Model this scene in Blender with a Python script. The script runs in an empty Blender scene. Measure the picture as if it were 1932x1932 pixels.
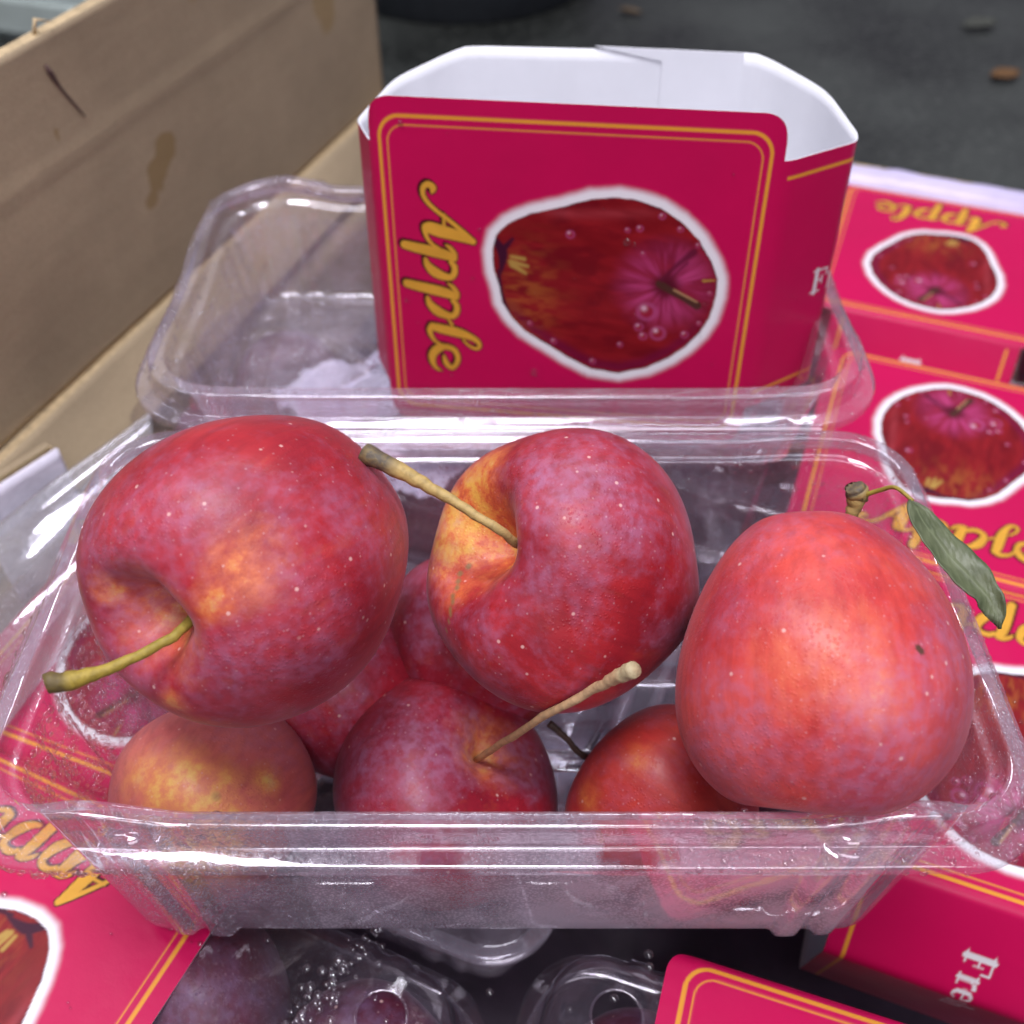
import bpy, bmesh, math, random
import numpy as np
from mathutils import Vector, Matrix

S = 0.01                      # every length below is written in centimetres
R_ = math.radians
random.seed(4)
rng = np.random.default_rng(11)
scene = bpy.context.scene
COL = scene.collection

# ------------------------------------------------------------------ camera
cam_d = bpy.data.cameras.new('camera'); cam = bpy.data.objects.new('camera', cam_d); COL.objects.link(cam)
PITCH = R_(46.0); CAM_H = 26.0
cam.location = (0, 0, CAM_H*S); cam.rotation_euler = (math.pi/2-PITCH, 0, 0)
cam_d.sensor_width = 36; cam_d.lens = 36; cam_d.clip_start = 0.01; cam_d.clip_end = 50
cam_d.dof.use_dof = True; cam_d.dof.focus_distance = 0.222; cam_d.dof.aperture_fstop = 13
scene.camera = cam
# ------------------------------------------------------------------ light
world = bpy.data.worlds.new('World'); scene.world = world; world.use_nodes = True
wb = world.node_tree.nodes['Background']; wb.inputs[0].default_value = (.52, .49, .64, 1); wb.inputs[1].default_value = .33
def area(name, loc, target, sx, sy, power, col):
    d = bpy.data.lights.new(name, 'AREA'); d.shape = 'RECTANGLE'; d.size = sx; d.size_y = sy; d.energy = power; d.color = col
    o = bpy.data.objects.new(name, d); COL.objects.link(o); o.location = loc
    o.rotation_euler = (Vector(target)-Vector(loc)).to_track_quat('-Z', 'Y').to_euler()
    return o
area('front_fill', (.35, -1.15, 1.5), (0, .2, .05), 1.3, .8, 17, (.96, .93, 1))  # unseen soft fill, added to brighten the open punnet's front wall
area('hall_lamp', (-.10, .0, 1.5), (0, .16, .08), .55, .40, 17, (.97, .95, 1))
area('tube_lamp', (.15, 1.25, 1.75), (0, .2, .05), 1.3, .07, 11, (.92, .92, 1))
area('tube_lamp', (-.75, .55, 1.6), (0, .2, .05), .07, 1.2, 6, (.95, .95, 1))
scene.view_settings.view_transform = 'Standard'; scene.view_settings.look = 'None'
scene.view_settings.exposure = 0.0; scene.view_settings.gamma = 1
cy = scene.cycles
cy.use_adaptive_sampling = True; cy.adaptive_threshold = .06
cy.max_bounces = 8; cy.diffuse_bounces = 2; cy.glossy_bounces = 4; cy.transmission_bounces = 8; cy.transparent_max_bounces = 64
cy.caustics_reflective = False; cy.caustics_refractive = False; cy.sample_clamp_indirect = 4; cy.sample_clamp_direct = 25
cy.use_denoising = True

# ------------------------------------------------------------------ pixel -> place helpers used while laying the scene out
cP, sP = math.cos(PITCH), math.sin(PITCH)
RIGHT, DOWN, FWD = np.array([1, 0, 0.]), np.array([0, -sP, -cP]), np.array([0, cP, -sP])
def at(u, v, z):              # view direction u,v (0..1932) at camera depth z
    return np.array([0, 0, CAM_H]) + z*(FWD + RIGHT*(u-966)/1932 + DOWN*(v-966)/1932)
def onz(u, v, z):
    d = FWD + RIGHT*(u-966)/1932 + DOWN*(v-966)/1932
    return np.array([0, 0, CAM_H]) + d*(z-CAM_H)/d[2]
def camdir(a, b, c):
    d = a*RIGHT + b*DOWN + c*FWD
    return d/np.linalg.norm(d)

# ------------------------------------------------------------------ mesh helpers
def mk(name, verts, faces, mat, parent=None, loc=None, smooth=True, attrs=None, colors=None):
    me = bpy.data.meshes.new(name)
    v = np.asarray(verts, float)
    if loc is not None: v = v-np.asarray(loc)
    me.from_pydata((v*S).tolist(), [], faces if isinstance(faces, list) else faces.tolist())
    for m in (mat if isinstance(mat, (list, tuple)) else [mat]): me.materials.append(m)
    if smooth: me.polygons.foreach_set('use_smooth', np.ones(len(me.polygons), bool))
    for k, a in (attrs or {}).items():
        at_ = me.attributes.new(k, 'FLOAT', 'POINT'); at_.data.foreach_set('value', np.asarray(a, np.float32))
    for k, a in (colors or {}).items():
        at_ = me.attributes.new(k, 'FLOAT_COLOR', 'POINT')
        at_.data.foreach_set('color', np.concatenate([a, np.ones((len(a), 1))], 1).astype(np.float32).ravel())
    me.update()
    o = bpy.data.objects.new(name, me); COL.objects.link(o)
    if parent is not None: o.parent = parent
    if loc is not None and parent is None: o.location = Vector(np.asarray(loc)*S)
    return o
def thing(name, label, cat, loc=(0, 0, 0), rz=0, group=None):
    o = bpy.data.objects.new(name, None); COL.objects.link(o); o.empty_display_size = .01
    o.location = Vector(np.asarray(loc)*S); o.rotation_euler = (0, 0, rz)
    o['label'] = label; o['category'] = cat
    if group: o['group'] = group
    return o
def tag(o, label, cat=None, group=None, kind=None):
    o['label'] = label
    if cat: o['category'] = cat
    if group: o['group'] = group
    if kind: o['kind'] = kind
    return o
def grid_faces(nu, nv, closed_u=False):
    i = np.arange(nu if closed_u else nu-1); j = np.arange(nv-1)
    I, J = np.meshgrid(i, j, indexing='ij'); I2 = (I+1) % nu
    return np.stack([I*nv+J, I2*nv+J, I2*nv+J+1, I*nv+J+1], -1).reshape(-1, 4)
def sstep(a, b, x):
    t = np.clip((x-a)/(b-a), 0, 1); return t*t*(3-2*t)
def vnoise(x, y, seed=0):
    r = np.random.default_rng(seed).random((64, 64))
    xi, yi = np.floor(x).astype(int), np.floor(y).astype(int); fx, fy = x-xi, y-yi
    fx, fy = fx*fx*(3-2*fx), fy*fy*(3-2*fy)
    g = lambda i, j: r[i % 64, j % 64]
    return (g(xi, yi)*(1-fx)+g(xi+1, yi)*fx)*(1-fy)+(g(xi, yi+1)*(1-fx)+g(xi+1, yi+1)*fx)*fy
def fnoise(x, y, seed=0, o=4):
    return sum(vnoise(x*2**k+7.3*k, y*2**k+3.1*k, seed+k)*.5**k for k in range(o))/(2-.5**(o-1))
def tube(pts, rad, nseg=10, cap=True):
    pts = np.asarray(pts, float); n = len(pts); rad = np.broadcast_to(rad, n)
    t = np.gradient(pts, axis=0); t /= np.linalg.norm(t, axis=1)[:, None]
    up = np.array([0.13, .3, .95]); V = []
    for i in range(n):
        a = np.cross(t[i], up); a /= np.linalg.norm(a); b = np.cross(t[i], a)
        for k in range(nseg):
            w = 2*math.pi*k/nseg; V.append(pts[i]+rad[i]*(a*math.cos(w)+b*math.sin(w)))
    F = []
    for i in range(n-1):
        for k in range(nseg):
            k2 = (k+1) % nseg
            F.append([i*nseg+k, (i+1)*nseg+k, (i+1)*nseg+k2, i*nseg+k2])
    if cap: F.append(list(range(nseg))); F.append([(n-1)*nseg+k for k in range(nseg)][::-1])
    return np.array(V), F
def spline(ctrl, n):
    c = np.asarray(ctrl, float); p = np.vstack([2*c[0]-c[1], c, 2*c[-1]-c[-2]]); out = []
    m = len(c)-1
    for q in np.linspace(0, m, n):
        i = min(int(q), m-1); t = q-i; a, b, d, e = p[i], p[i+1], p[i+2], p[i+3]
        out.append(.5*((2*b)+(-a+d)*t+(2*a-5*b+4*d-e)*t*t+(-a+3*b-3*d+e)*t**3))
    return np.array(out)

# ------------------------------------------------------------------ materials
class NT:
    def __init__(s, name):
        s.m = bpy.data.materials.new(name); s.m.use_nodes = True; s.t = s.m.node_tree; s.t.nodes.clear()
        s.out = s.t.nodes.new('ShaderNodeOutputMaterial')
    def n(s, typ, **kw):
        nd = s.t.nodes.new('ShaderNode'+typ)
        for k, v in kw.items():
            if k.startswith('i_'):
                key = k[2:].replace('_', ' '); key = int(key) if key.isdigit() else key
                if isinstance(v, tuple) and len(v) == 2 and hasattr(v[0], 'outputs'): s.t.links.new(v[0].outputs[v[1]], nd.inputs[key])
                elif hasattr(v, 'outputs'): s.t.links.new(v.outputs[0], nd.inputs[key])
                elif isinstance(v, bpy.types.NodeSocket): s.t.links.new(v, nd.inputs[key])
                else:
                    if isinstance(v, (tuple, list)) and len(v) == 3 and nd.inputs[key].type == 'RGBA': v = (*v, 1)
                    nd.inputs[key].default_value = v
            else: setattr(nd, k, v)
        return nd
    def ramp(s, fac, *stops, interp='LINEAR'):
        r = s.n('ValToRGB', i_0=fac); cr = r.color_ramp; cr.interpolation = interp
        while len(cr.elements) < len(stops): cr.elements.new(.5)
        for e, (p, c) in zip(cr.elements, stops):
            e.position = p; e.color = (c, c, c, 1) if not isinstance(c, (tuple, list)) else (*c, 1)
        return r
    def mix(s, fac, a, b, blend='MIX'):
        nd = s.n('Mix', data_type='RGBA', blend_type=blend)
        for i, v in ((0, fac), (6, a), (7, b)):
            if hasattr(v, 'outputs'): s.t.links.new(v.outputs[2 if v.bl_idname == 'ShaderNodeMix' else 0], nd.inputs[i])
            elif isinstance(v, bpy.types.NodeSocket): s.t.links.new(v, nd.inputs[i])
            else: nd.inputs[i].default_value = (*v, 1) if isinstance(v, (tuple, list)) else v
        return nd
    def math(s, op, a, b=0, clamp=False):
        nd = s.n('Math', operation=op, use_clamp=clamp)
        for i, v in ((0, a), (1, b)):
            if hasattr(v, 'outputs'): s.t.links.new(v.outputs[0], nd.inputs[i])
            elif isinstance(v, bpy.types.NodeSocket): s.t.links.new(v, nd.inputs[i])
            else: nd.inputs[i].default_value = v
        return nd
    def surf(s, nd, o=0): s.t.links.new(nd.outputs[o], s.out.inputs[0]); return s.m
    def col(s, mixnode): return mixnode.outputs[2]

def simple(name, col, rough=.5, var=.15, scale=80, bump=0, bscale=400, spec=.5, metal=0):
    t = NT(name); co = t.n('TexCoord')
    ns = t.n('TexNoise', i_Vector=(co, 3), i_Scale=scale, i_Detail=5)
    r = t.ramp(ns, (.25, tuple(c*(1-var) for c in col)), (.75, tuple(min(1, c*(1+var)) for c in col)))
    p = t.n('BsdfPrincipled', i_Base_Color=r, i_Roughness=rough, i_Metallic=metal); p.inputs['Specular IOR Level'].default_value = spec
    if bump:
        nb = t.n('TexNoise', i_Vector=(co, 3), i_Scale=bscale, i_Detail=4)
        b = t.n('Bump', i_Height=nb, i_Strength=bump, i_Distance=.001); t.t.links.new(b.outputs[0], p.inputs['Normal'])
    return t.surf(p)

def plastic(name, haze=(.90, .80, .94)):
    t = NT(name); co = t.n('TexCoord'); fog = t.n('Attribute', attribute_name='fog')
    n1 = t.n('TexNoise', i_Vector=(co, 3), i_Scale=55, i_Detail=5, i_Roughness=.6)
    n2 = t.n('TexNoise', i_Vector=(co, 3), i_Scale=140, i_Detail=2)
    vo = t.n('TexVoronoi', i_Vector=(co, 3), i_Scale=900); vo.feature = 'F1'
    wob = t.n('Bump', i_Height=n2, i_Strength=.06, i_Distance=.0008)
    spk = t.ramp(vo, (0, 1.0), (.5, 0.0))
    fine = t.n('Bump', i_Height=spk, i_Strength=1.0, i_Distance=.0004, i_Normal=wob)
    lwt = t.n('LayerWeight', i_Blend=.5); t.t.links.new(wob.outputs[0], lwt.inputs['Normal'])
    fr = t.math('ADD', t.math('MULTIPLY', t.math('POWER', lwt.outputs[1], 4.0), .72), .10)
    gl = t.n('BsdfGlossy', i_Roughness=.035, i_Color=(.97, .94, 1, 1)); t.t.links.new(wob.outputs[0], gl.inputs['Normal'])
    gl2 = t.n('BsdfGlossy', i_Roughness=.13, i_Color=(.95, .9, 1, 1)); t.t.links.new(fine.outputs[0], gl2.inputs['Normal'])
    tr = t.n('BsdfTransparent', i_Color=(.965, .955, .975, 1))
    df = t.n('BsdfDiffuse', i_Color=(*haze, 1)); tl = t.n('BsdfTranslucent', i_Color=(*haze, 1))
    hz = t.n('MixShader', i_0=.28); t.t.links.new(df.outputs[0], hz.inputs[1]); t.t.links.new(tl.outputs[0], hz.inputs[2])
    hz2 = t.n('MixShader', i_0=.24); t.t.links.new(hz.outputs[0], hz2.inputs[1]); t.t.links.new(gl2.outputs[0], hz2.inputs[2])
    ramp = t.ramp(n1, (.32, .45), (.68, 1.25))
    vg = t.n('TexVoronoi', i_Vector=(co, 3), i_Scale=1300)
    f = t.math('MULTIPLY', t.math('MULTIPLY', fog.outputs[2], ramp), t.ramp(vg, (.05, 1.3), (.55, .62)), True)
    a = t.n('MixShader', i_0=f); t.t.links.new(tr.outputs[0], a.inputs[1]); t.t.links.new(hz2.outputs[0], a.inputs[2])
    fr2 = t.math('MULTIPLY', fr, 1.0, True)
    b = t.n('MixShader', i_0=fr2); t.t.links.new(a.outputs[0], b.inputs[1]); t.t.links.new(gl.outputs[0], b.inputs[2])
    return t.surf(b)

def apple_mat(name, dark, light, orange=(.62, .13, .035), yellow=(.70, .36, .06), bloom=.55, seed=0, bloomcol=(.44, .20, .36), scar=(.25, .14, .06)):
    t = NT(name); co = t.n('TexCoord')
    off = t.n('Mapping', i_Vector=(co, 3)); off.inputs['Location'].default_value = (seed*.37, seed*.21, seed*.11)
    st = t.n('Mapping', i_Vector=off); st.inputs['Scale'].default_value = (1, 1, .22)
    gy = t.n('Attribute', attribute_name='ground'); bl = t.n('Attribute', attribute_name='bloom'); ru = t.n('Attribute', attribute_name='russet')
    n1 = t.n('TexNoise', i_Vector=off, i_Scale=45, i_Detail=6, i_Roughness=.6)
    n2 = t.n('TexNoise', i_Vector=st, i_Scale=170, i_Detail=5, i_Roughness=.65)
    n3 = t.n('TexNoise', i_Vector=off, i_Scale=46, i_Detail=8, i_Roughness=.66, i_Distortion=.4)
    n4 = t.n('TexNoise', i_Vector=off, i_Scale=420, i_Detail=3)
    n5 = t.n('TexNoise', i_Vector=off, i_Scale=260, i_Detail=6, i_Roughness=.7)
    fs = t.n('Mapping', i_Vector=off); fs.inputs['Scale'].default_value = (1, 1, .09)
    n6 = t.n('TexNoise', i_Vector=fs, i_Scale=420, i_Detail=4, i_Roughness=.6)
    base = t.mix(t.ramp(n1, (.35, 0), (.65, 1)), dark, light)
    base = t.mix(t.ramp(n6, (.42, 0), (.70, .40)), base, tuple(x*.55 for x in dark))
    base = t.mix(t.ramp(n2, (.56, 0), (.82, .32)), base, orange)
    # ground colour shows through where the attribute says, broken up by streaks
    g = t.math('MULTIPLY', gy.outputs[2], t.ramp(n2, (.25, .35), (.62, 1.2)), True)
    g = t.math('MULTIPLY', g, t.ramp(n5, (.36, .5), (.62, 1.15)), True)
    base = t.mix(t.ramp(g, (.08, 0), (.5, 1)), base, orange)
    base = t.mix(t.ramp(g, (.45, 0), (.9, 1)), base, yellow)
    # waxy bloom, dusty and broken by fine rubbing
    b0 = t.math('ADD', n3, t.math('MULTIPLY', bl.outputs[2], .22))
    b0 = t.math('ADD', b0, t.math('MULTIPLY', t.math('SUBTRACT', n5, .5), .26))
    bm = t.math('MULTIPLY', t.ramp(b0, (.46, 0), (.62, .58), (.82, 1)), bloom)
    bm = t.math('MULTIPLY', bm, t.ramp(n4, (.38, .35), (.62, 1)))
    base = t.mix(t.math('ADD', bm, .02), base, bloomcol)
    # lenticels
    vo = t.n('TexVoronoi', i_Vector=off, i_Scale=210); vc = t.n('SeparateColor', i_0=(vo, 1))
    ln = t.math('MULTIPLY', t.ramp(vo, (.055, 1), (.11, 0)), t.ramp(vc, (.45, 0), (.5, 1)))
    base = t.mix(t.math('MULTIPLY', ln, .62), base, (.85, .55, .5))
    vo2 = t.n('TexVoronoi', i_Vector=off, i_Scale=620); vc2 = t.n('SeparateColor', i_0=(vo2, 1))
    sp = t.math('MULTIPLY', t.ramp(vo2, (.08, 1), (.2, 0)), t.ramp(vc2, (.55, 0), (.6, 1)))
    base = t.mix(t.math('MULTIPLY', sp, .22), base, (.75, .5, .55))
    base = t.mix(t.ramp(ru.outputs[2], (.25, 0), (.7, .9)), base, scar)
    # tiny dew
    dv = t.n('TexVoronoi', i_Vector=off, i_Scale=1150)
    dn = t.n('TexNoise', i_Vector=off, i_Scale=38, i_Detail=2)
    dew = t.math('MULTIPLY', t.ramp(dv, (0, 1), (.42, 0)), t.ramp(dn, (.45, .1), (.6, 1)))
    b1 = t.n('Bump', i_Height=n4, i_Strength=.12, i_Distance=.0006)
    b2 = t.n('Bump', i_Height=dew, i_Strength=.32, i_Distance=.0003, i_Normal=b1)
    b3 = t.n('Bump', i_Height=dew, i_Strength=.9, i_Distance=.0004)
    rg = t.math('ADD', t.math('MULTIPLY', bm, .22), .46)
    p = t.n('BsdfPrincipled', i_Roughness=rg); t.t.links.new(t.col(base), p.inputs['Base Color']); t.t.links.new(b2.outputs[0], p.inputs['Normal'])
    p.inputs['Specular IOR Level'].default_value = .34
    p.inputs['Coat Weight'].default_value = .09; p.inputs['Coat Roughness'].default_value = .2; t.t.links.new(b3.outputs[0], p.inputs['Coat Normal'])
    p.inputs['Sheen Weight'].default_value = .09; p.inputs['Sheen Tint'].default_value = (.9, .75, .95, 1); p.inputs['Sheen Roughness'].default_value = .4
    return t.surf(p)

def print_mat():
    t = NT('printed_board'); c = t.n('Attribute', attribute_name='ink'); co = t.n('TexCoord')
    n = t.n('TexNoise', i_Vector=(co, 3), i_Scale=35, i_Detail=4); n2 = t.n('TexNoise', i_Vector=(co, 3), i_Scale=1500, i_Detail=1)
    m = t.mix(t.ramp(n, (.3, 0), (.7, .12)), (c.outputs[0]), (.5, .5, .5), 'MULTIPLY')
    b = t.n('Bump', i_Height=n, i_Strength=.12, i_Distance=.004); b2 = t.n('Bump', i_Height=n2, i_Strength=.03, i_Distance=.0005, i_Normal=b)
    p = t.n('BsdfPrincipled', i_Roughness=t.ramp(n, (.3, .28), (.7, .40))); t.t.links.new(t.col(m), p.inputs['Base Color']); t.t.links.new(b2.outputs[0], p.inputs['Normal'])
    p.inputs['Specular IOR Level'].default_value = .20
    return t.surf(p)
def cardboard(name, base=(.44, .345, .225)):
    t = NT(name); co = t.n('TexCoord')
    n = t.n('TexNoise', i_Vector=(co, 3), i_Scale=14, i_Detail=6, i_Roughness=.6)
    mp = t.n('Mapping', i_Vector=(co, 3)); mp.inputs['Scale'].default_value = (12, 9, 60)
    n2 = t.n('TexNoise', i_Vector=mp, i_Scale=3.2, i_Detail=3)
    sp = t.n('TexNoise', i_Vector=(co, 3), i_Scale=10.5, i_Detail=3, i_Roughness=.45)
    c = t.mix(t.ramp(n, (.3, 0), (.7, 1)), tuple(x*.84 for x in base), tuple(x*1.12 for x in base))
    c = t.mix(t.ramp(n2, (.35, .0), (.7, .10)), c, (.60, .47, .30))
    c = t.mix(t.ramp(sp, (.63, 0), (.645, .55)), c, (.36, .24, .08))
    sa = t.n('Attribute', attribute_name='stain'); sn = t.n('TexNoise', i_Vector=(co, 3), i_Scale=70, i_Detail=4)
    sm = t.math('ADD', sa.outputs[2], t.math('MULTIPLY', t.math('SUBTRACT', sn, .5), .9))
    c = t.mix(t.ramp(sm, (.48, 0), (.56, .62)), c, (.30, .19, .055))
    f = t.n('TexNoise', i_Vector=(co, 3), i_Scale=900, i_Detail=2)
    c = t.mix(t.ramp(f, (.4, 0), (.7, .18)), c, (.2, .14, .07))
    b = t.n('Bump', i_Height=n2, i_Strength=.10, i_Distance=.0015)
    p = t.n('BsdfPrincipled', i_Roughness=.75); t.t.links.new(t.col(c), p.inputs['Base Color']); t.t.links.new(b.outputs[0], p.inputs['Normal'])
    p.inputs['Specular IOR Level'].default_value = .3
    return t.surf(p)

M_PLASTIC = plastic('clear_plastic')
M_PRINT = print_mat()
M_WHITE = simple('white_board', (.86, .87, .93), .45, .04, 60, .05)
M_CARD = cardboard('cardboard')
M_CARDEDGE = simple('cardboard_edge', (.50, .38, .22), .8, .3, 300, .3)
M_LILAC = simple('lilac_film', (.58, .52, .74), .3, .12, 60, .5, 60)
M_TISSUE = simple('tissue', (.66, .62, .78), .6, .12, 90, .6, 150)

def water():
    t = NT('water'); lwt = t.n('LayerWeight', i_Blend=.5)
    f = t.math('ADD', t.math('MULTIPLY', t.math('POWER', lwt.outputs[1], 2.0), .72), .08, True)
    gl = t.n('BsdfGlossy', i_Roughness=.03, i_Color=(1, 1, 1)); tr = t.n('BsdfTransparent', i_Color=(.96, .96, .98)); rf = t.n('BsdfRefraction', i_IOR=1.25, i_Roughness=0., i_Color=(1, 1, 1))
    m0 = t.n('MixShader', i_0=.30); t.t.links.new(tr.outputs[0], m0.inputs[1]); t.t.links.new(rf.outputs[0], m0.inputs[2])
    m = t.n('MixShader', i_0=f); t.t.links.new(m0.outputs[0], m.inputs[1]); t.t.links.new(gl.outputs[0], m.inputs[2])
    return t.surf(m)
M_WATER = water()

# ------------------------------------------------------------------ the ground and the carton
LV = np.array([.934, -.358, 0]); LV /= np.linalg.norm(LV); WV = np.array([-LV[1], LV[0], 0]); YAW = math.atan2(LV[1], LV[0])
def lw(l, w, z): return LV*l+WV*w+np.array([0, 0, z])
GZ = -12.0
tg = NT('wet_floor'); co = tg.n('TexCoord')
n1 = tg.n('TexNoise', i_Vector=(co, 3), i_Scale=5, i_Detail=6); n2 = tg.n('TexNoise', i_Vector=(co, 3), i_Scale=160, i_Detail=4)
c = tg.mix(tg.ramp(n1, (.35, 0), (.65, 1)), (.018, .020, .018), (.060, .067, .061))
c = tg.mix(tg.ramp(n2, (.5, 0), (.75, .5)), c, (.11, .115, .105))
b = tg.n('Bump', i_Height=n2, i_Strength=.6, i_Distance=.004)
p = tg.n('BsdfPrincipled', i_Roughness=tg.ramp(n1, (.35, .42), (.65, .62))); tg.t.links.new(tg.col(c), p.inputs['Base Color']); tg.t.links.new(b.outputs[0], p.inputs['Normal'])
M_FLOOR = tg.surf(p)
g = mk('ground', [(-2000, -2000, GZ), (2000, -2000, GZ), (2000, 2000, GZ), (-2000, 2000, GZ)], [[0, 1, 2, 3]], M_FLOOR, smooth=False)
g['kind'] = 'structure'

box = thing('cardboard_box', 'open brown cardboard fruit box holding the punnets, tall wall on the left', 'box', lw(-12, 20, GZ+.1))
BL = lw(-12, 20, GZ+.1)
def slab(name, p0, eu, ev, en, nu, nv, mat, parent, loc, warp=None):
    """a board: p0 corner, edge vectors eu, ev, thickness vector en, with a bit of warp"""
    U, V = np.meshgrid(np.linspace(0, 1, nu), np.linspace(0, 1, nv), indexing='ij')
    P = p0+U[..., None]*eu+V[..., None]*ev
    nrm = en/np.linalg.norm(en)
    if warp is not None: P = P+warp(U, V)[..., None]*nrm
    A = P.reshape(-1, 3); B = A+en; n = nu*nv
    F = grid_faces(nu, nv).tolist(); F2 = [[q+n for q in f][::-1] for f in F]
    rim = [i*nv for i in range(nu)]+[(nu-1)*nv+j for j in range(1, nv)]+[i*nv+nv-1 for i in range(nu-2, -1, -1)]+[j for j in range(nv-2, 0, -1)]
    R = [[rim[k], rim[(k+1) % len(rim)], rim[(k+1) % len(rim)]+n, rim[k]+n][::-1] for k in range(len(rim))]
    o = mk(name, np.vstack([A, B]), F+F2+R, mat, parent, loc, smooth=False)
    if isinstance(mat, (list, tuple)) and len(mat) > 1:
        for f in o.data.polygons[2*len(F):]: f.material_index = 1
    for f in o.data.polygons[:2*len(F)]: f.use_smooth = True
    return o
WL, WTOP = -27.9, 12.2
wf = lambda U, V: .10*np.sin(U*5+1)+.04*np.sin(V*6+U*3)-.05*np.exp(-((V-.66)/.02)**2)
lwall = slab('left_wall', lw(WL, -14, .15), WV*66, np.array([0, 0, WTOP-.15]), -LV*.5, 170, 44, [M_CARD, M_CARDEDGE], box, BL, wf)
co_ = np.empty(len(lwall.data.vertices)*3, np.float32); lwall.data.vertices.foreach_get('co', co_); co_ = co_.reshape(-1, 3)/S+BL
def onwall(u, v):
    d = FWD+RIGHT*(u-966)/1932+DOWN*(v-966)/1932; o_ = np.array([0, 0, CAM_H]); return o_+d*((WL-o_@LV)/(d@LV))
stn = np.zeros(len(co_))
for u, v, rw_, rz_, k_ in ((308, 280, 1.0, 1.0, .8), (292, 330, .9, .9, .8), (280, 375, .7, .6, .75), (360, 405, .5, .5, .7), (105, 255, .4, .5, .6), (610, 105, .7, .5, .6), (540, 170, .4, .4, .5), (180, 540, .8, .5, .5)):
    p_ = onwall(u, v); r_ = co_-p_; stn = np.maximum(stn, k_*np.exp(-((r_@WV)/rw_)**2-(r_[:, 2]/rz_)**2))
a_ = lwall.data.attributes.new('stain', 'FLOAT', 'POINT'); a_.data.foreach_set('value', stn.astype(np.float32))
# lower fold of the wall leaning inward, then the inner lip
slab('fold_panel', lw(WL+.35, -14, .1), WV*66, LV*1.5+np.array([0, 0, -2.6]), -LV*.4, 60, 10, [M_CARD, M_CARDEDGE], box, BL, lambda U, V: .1*np.sin(U*11+V*4))
slab('skirt_panel', lw(WL+1.7, -14, -2.7), WV*66, np.array([0, 0, -8.8]), -LV*.4, 30, 6, [M_CARD, M_CARDEDGE], box, BL)
slab('far_wall', lw(WL+.2, 52.4, GZ+.4), LV*66, np.array([0, 0, 12.0]), WV*.5, 40, 8, [M_CARD, M_CARDEDGE], box, BL)
slab('floor_panel', lw(WL, -14, GZ+.1), LV*66, WV*66, np.array([0, 0, .4]), 4, 4, simple('dark_gap_floor', (.065, .045, .07), .4, .4, 60), box, BL)  # box floor coloured dark so the gaps between punnets look dark
# torn corner sliver on the top edge
tb, tf = tube([lw(WL-.2, 27.7, WTOP-.2), lw(WL-.1, 27.9, WTOP+.45), lw(WL+.1, 28.4, WTOP+.25)], [.12, .08, .02], 6)
mk('torn_edge', tb, tf, M_CARDEDGE, box, BL)
# dark pen-like crease below it
cr, cf = tube(spline([lw(WL+.02+.1, 27.5, 11.3), lw(WL+.1, 27.9, 10.3), lw(WL+.12, 28.6, 9.0)], 8), [.05, .11, .09, .06, .05, .05, .04, .02], 6)
mk('crease_mark', cr, cf, simple('crease_ink', (.10, .055, .05), .8), box, BL)

# lilac film over the far wall
nu, nv = 90, 12
U, V = np.meshgrid(np.linspace(0, 1, nu), np.linspace(0, 1, nv), indexing='ij')
ls = -22+60*U; prof_w = np.interp(V, [0, .35, .5, .65, 1], [50.4, 51.9, 52.5, 53.1, 53.25]); prof_z = np.interp(V, [0, .35, .5, .65, 1], [-2.0, .1, .55, .35, -2.2])
rip = .35*(fnoise(U*26, V*2.5, 5)-.5)+.25*(fnoise(U*60, V*4, 9)-.5)
P = LV*ls[..., None]+WV*(prof_w+rip)[..., None]+np.array([0, 0, 1.])*(prof_z+.5*rip)[..., None]
film = mk('plastic_liner', P.reshape(-1, 3), grid_faces(nu, nv), M_LILAC, None, lw(8, 52, -2))
film.modifiers.new('t', 'SOLIDIFY').thickness = .0003
tag(film, 'pale lilac plastic liner folded over the far edge of the box', 'liner')

# white-faced corrugated offcut at the left frame edge
q = thing('carton_offcut', 'white-faced corrugated card offcut standing against the left box wall', 'cardboard', lw(-26.6, 20.5, -4))
ql = lw(-26.6, 20.5, -4)
pA, pB = onz(106, 845, .9), onz(-60, 950, .9)
ev = np.array([.25, -.35, -5.0]); eu = pB-pA; en = np.cross(eu, ev); en = en/np.linalg.norm(en)*.12
slab('liner_face', pA, eu, ev, en, 24, 14, simple('white_liner', (.80, .77, .90), .55, .10, 120, .3), q, ql, lambda U, V: .12*np.sin(U*9+V*4)*V)
back = -en/np.linalg.norm(en)
if back[1] < 0: back = -back
slab('back_liner', pA+back*.55, eu, ev, back*.06, 24, 4, M_CARD, q, ql)
flv = []; flf = []
nfl = 60
for k in range(nfl+1):
    a = k/nfl; ph = math.cos(k*math.pi)*.5+.5
    for dz in (0.02, 1.0):
        flv.append(pA+eu*a+ev*dz+back*(.06+.44*ph))
for k in range(nfl): flf.append([2*k, 2*k+2, 2*k+3, 2*k+1])
fl = mk('fluting', flv, flf, M_CARDEDGE, q, ql, smooth=False); fl.modifiers.new('t', 'SOLIDIFY').thickness = .0004

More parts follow.
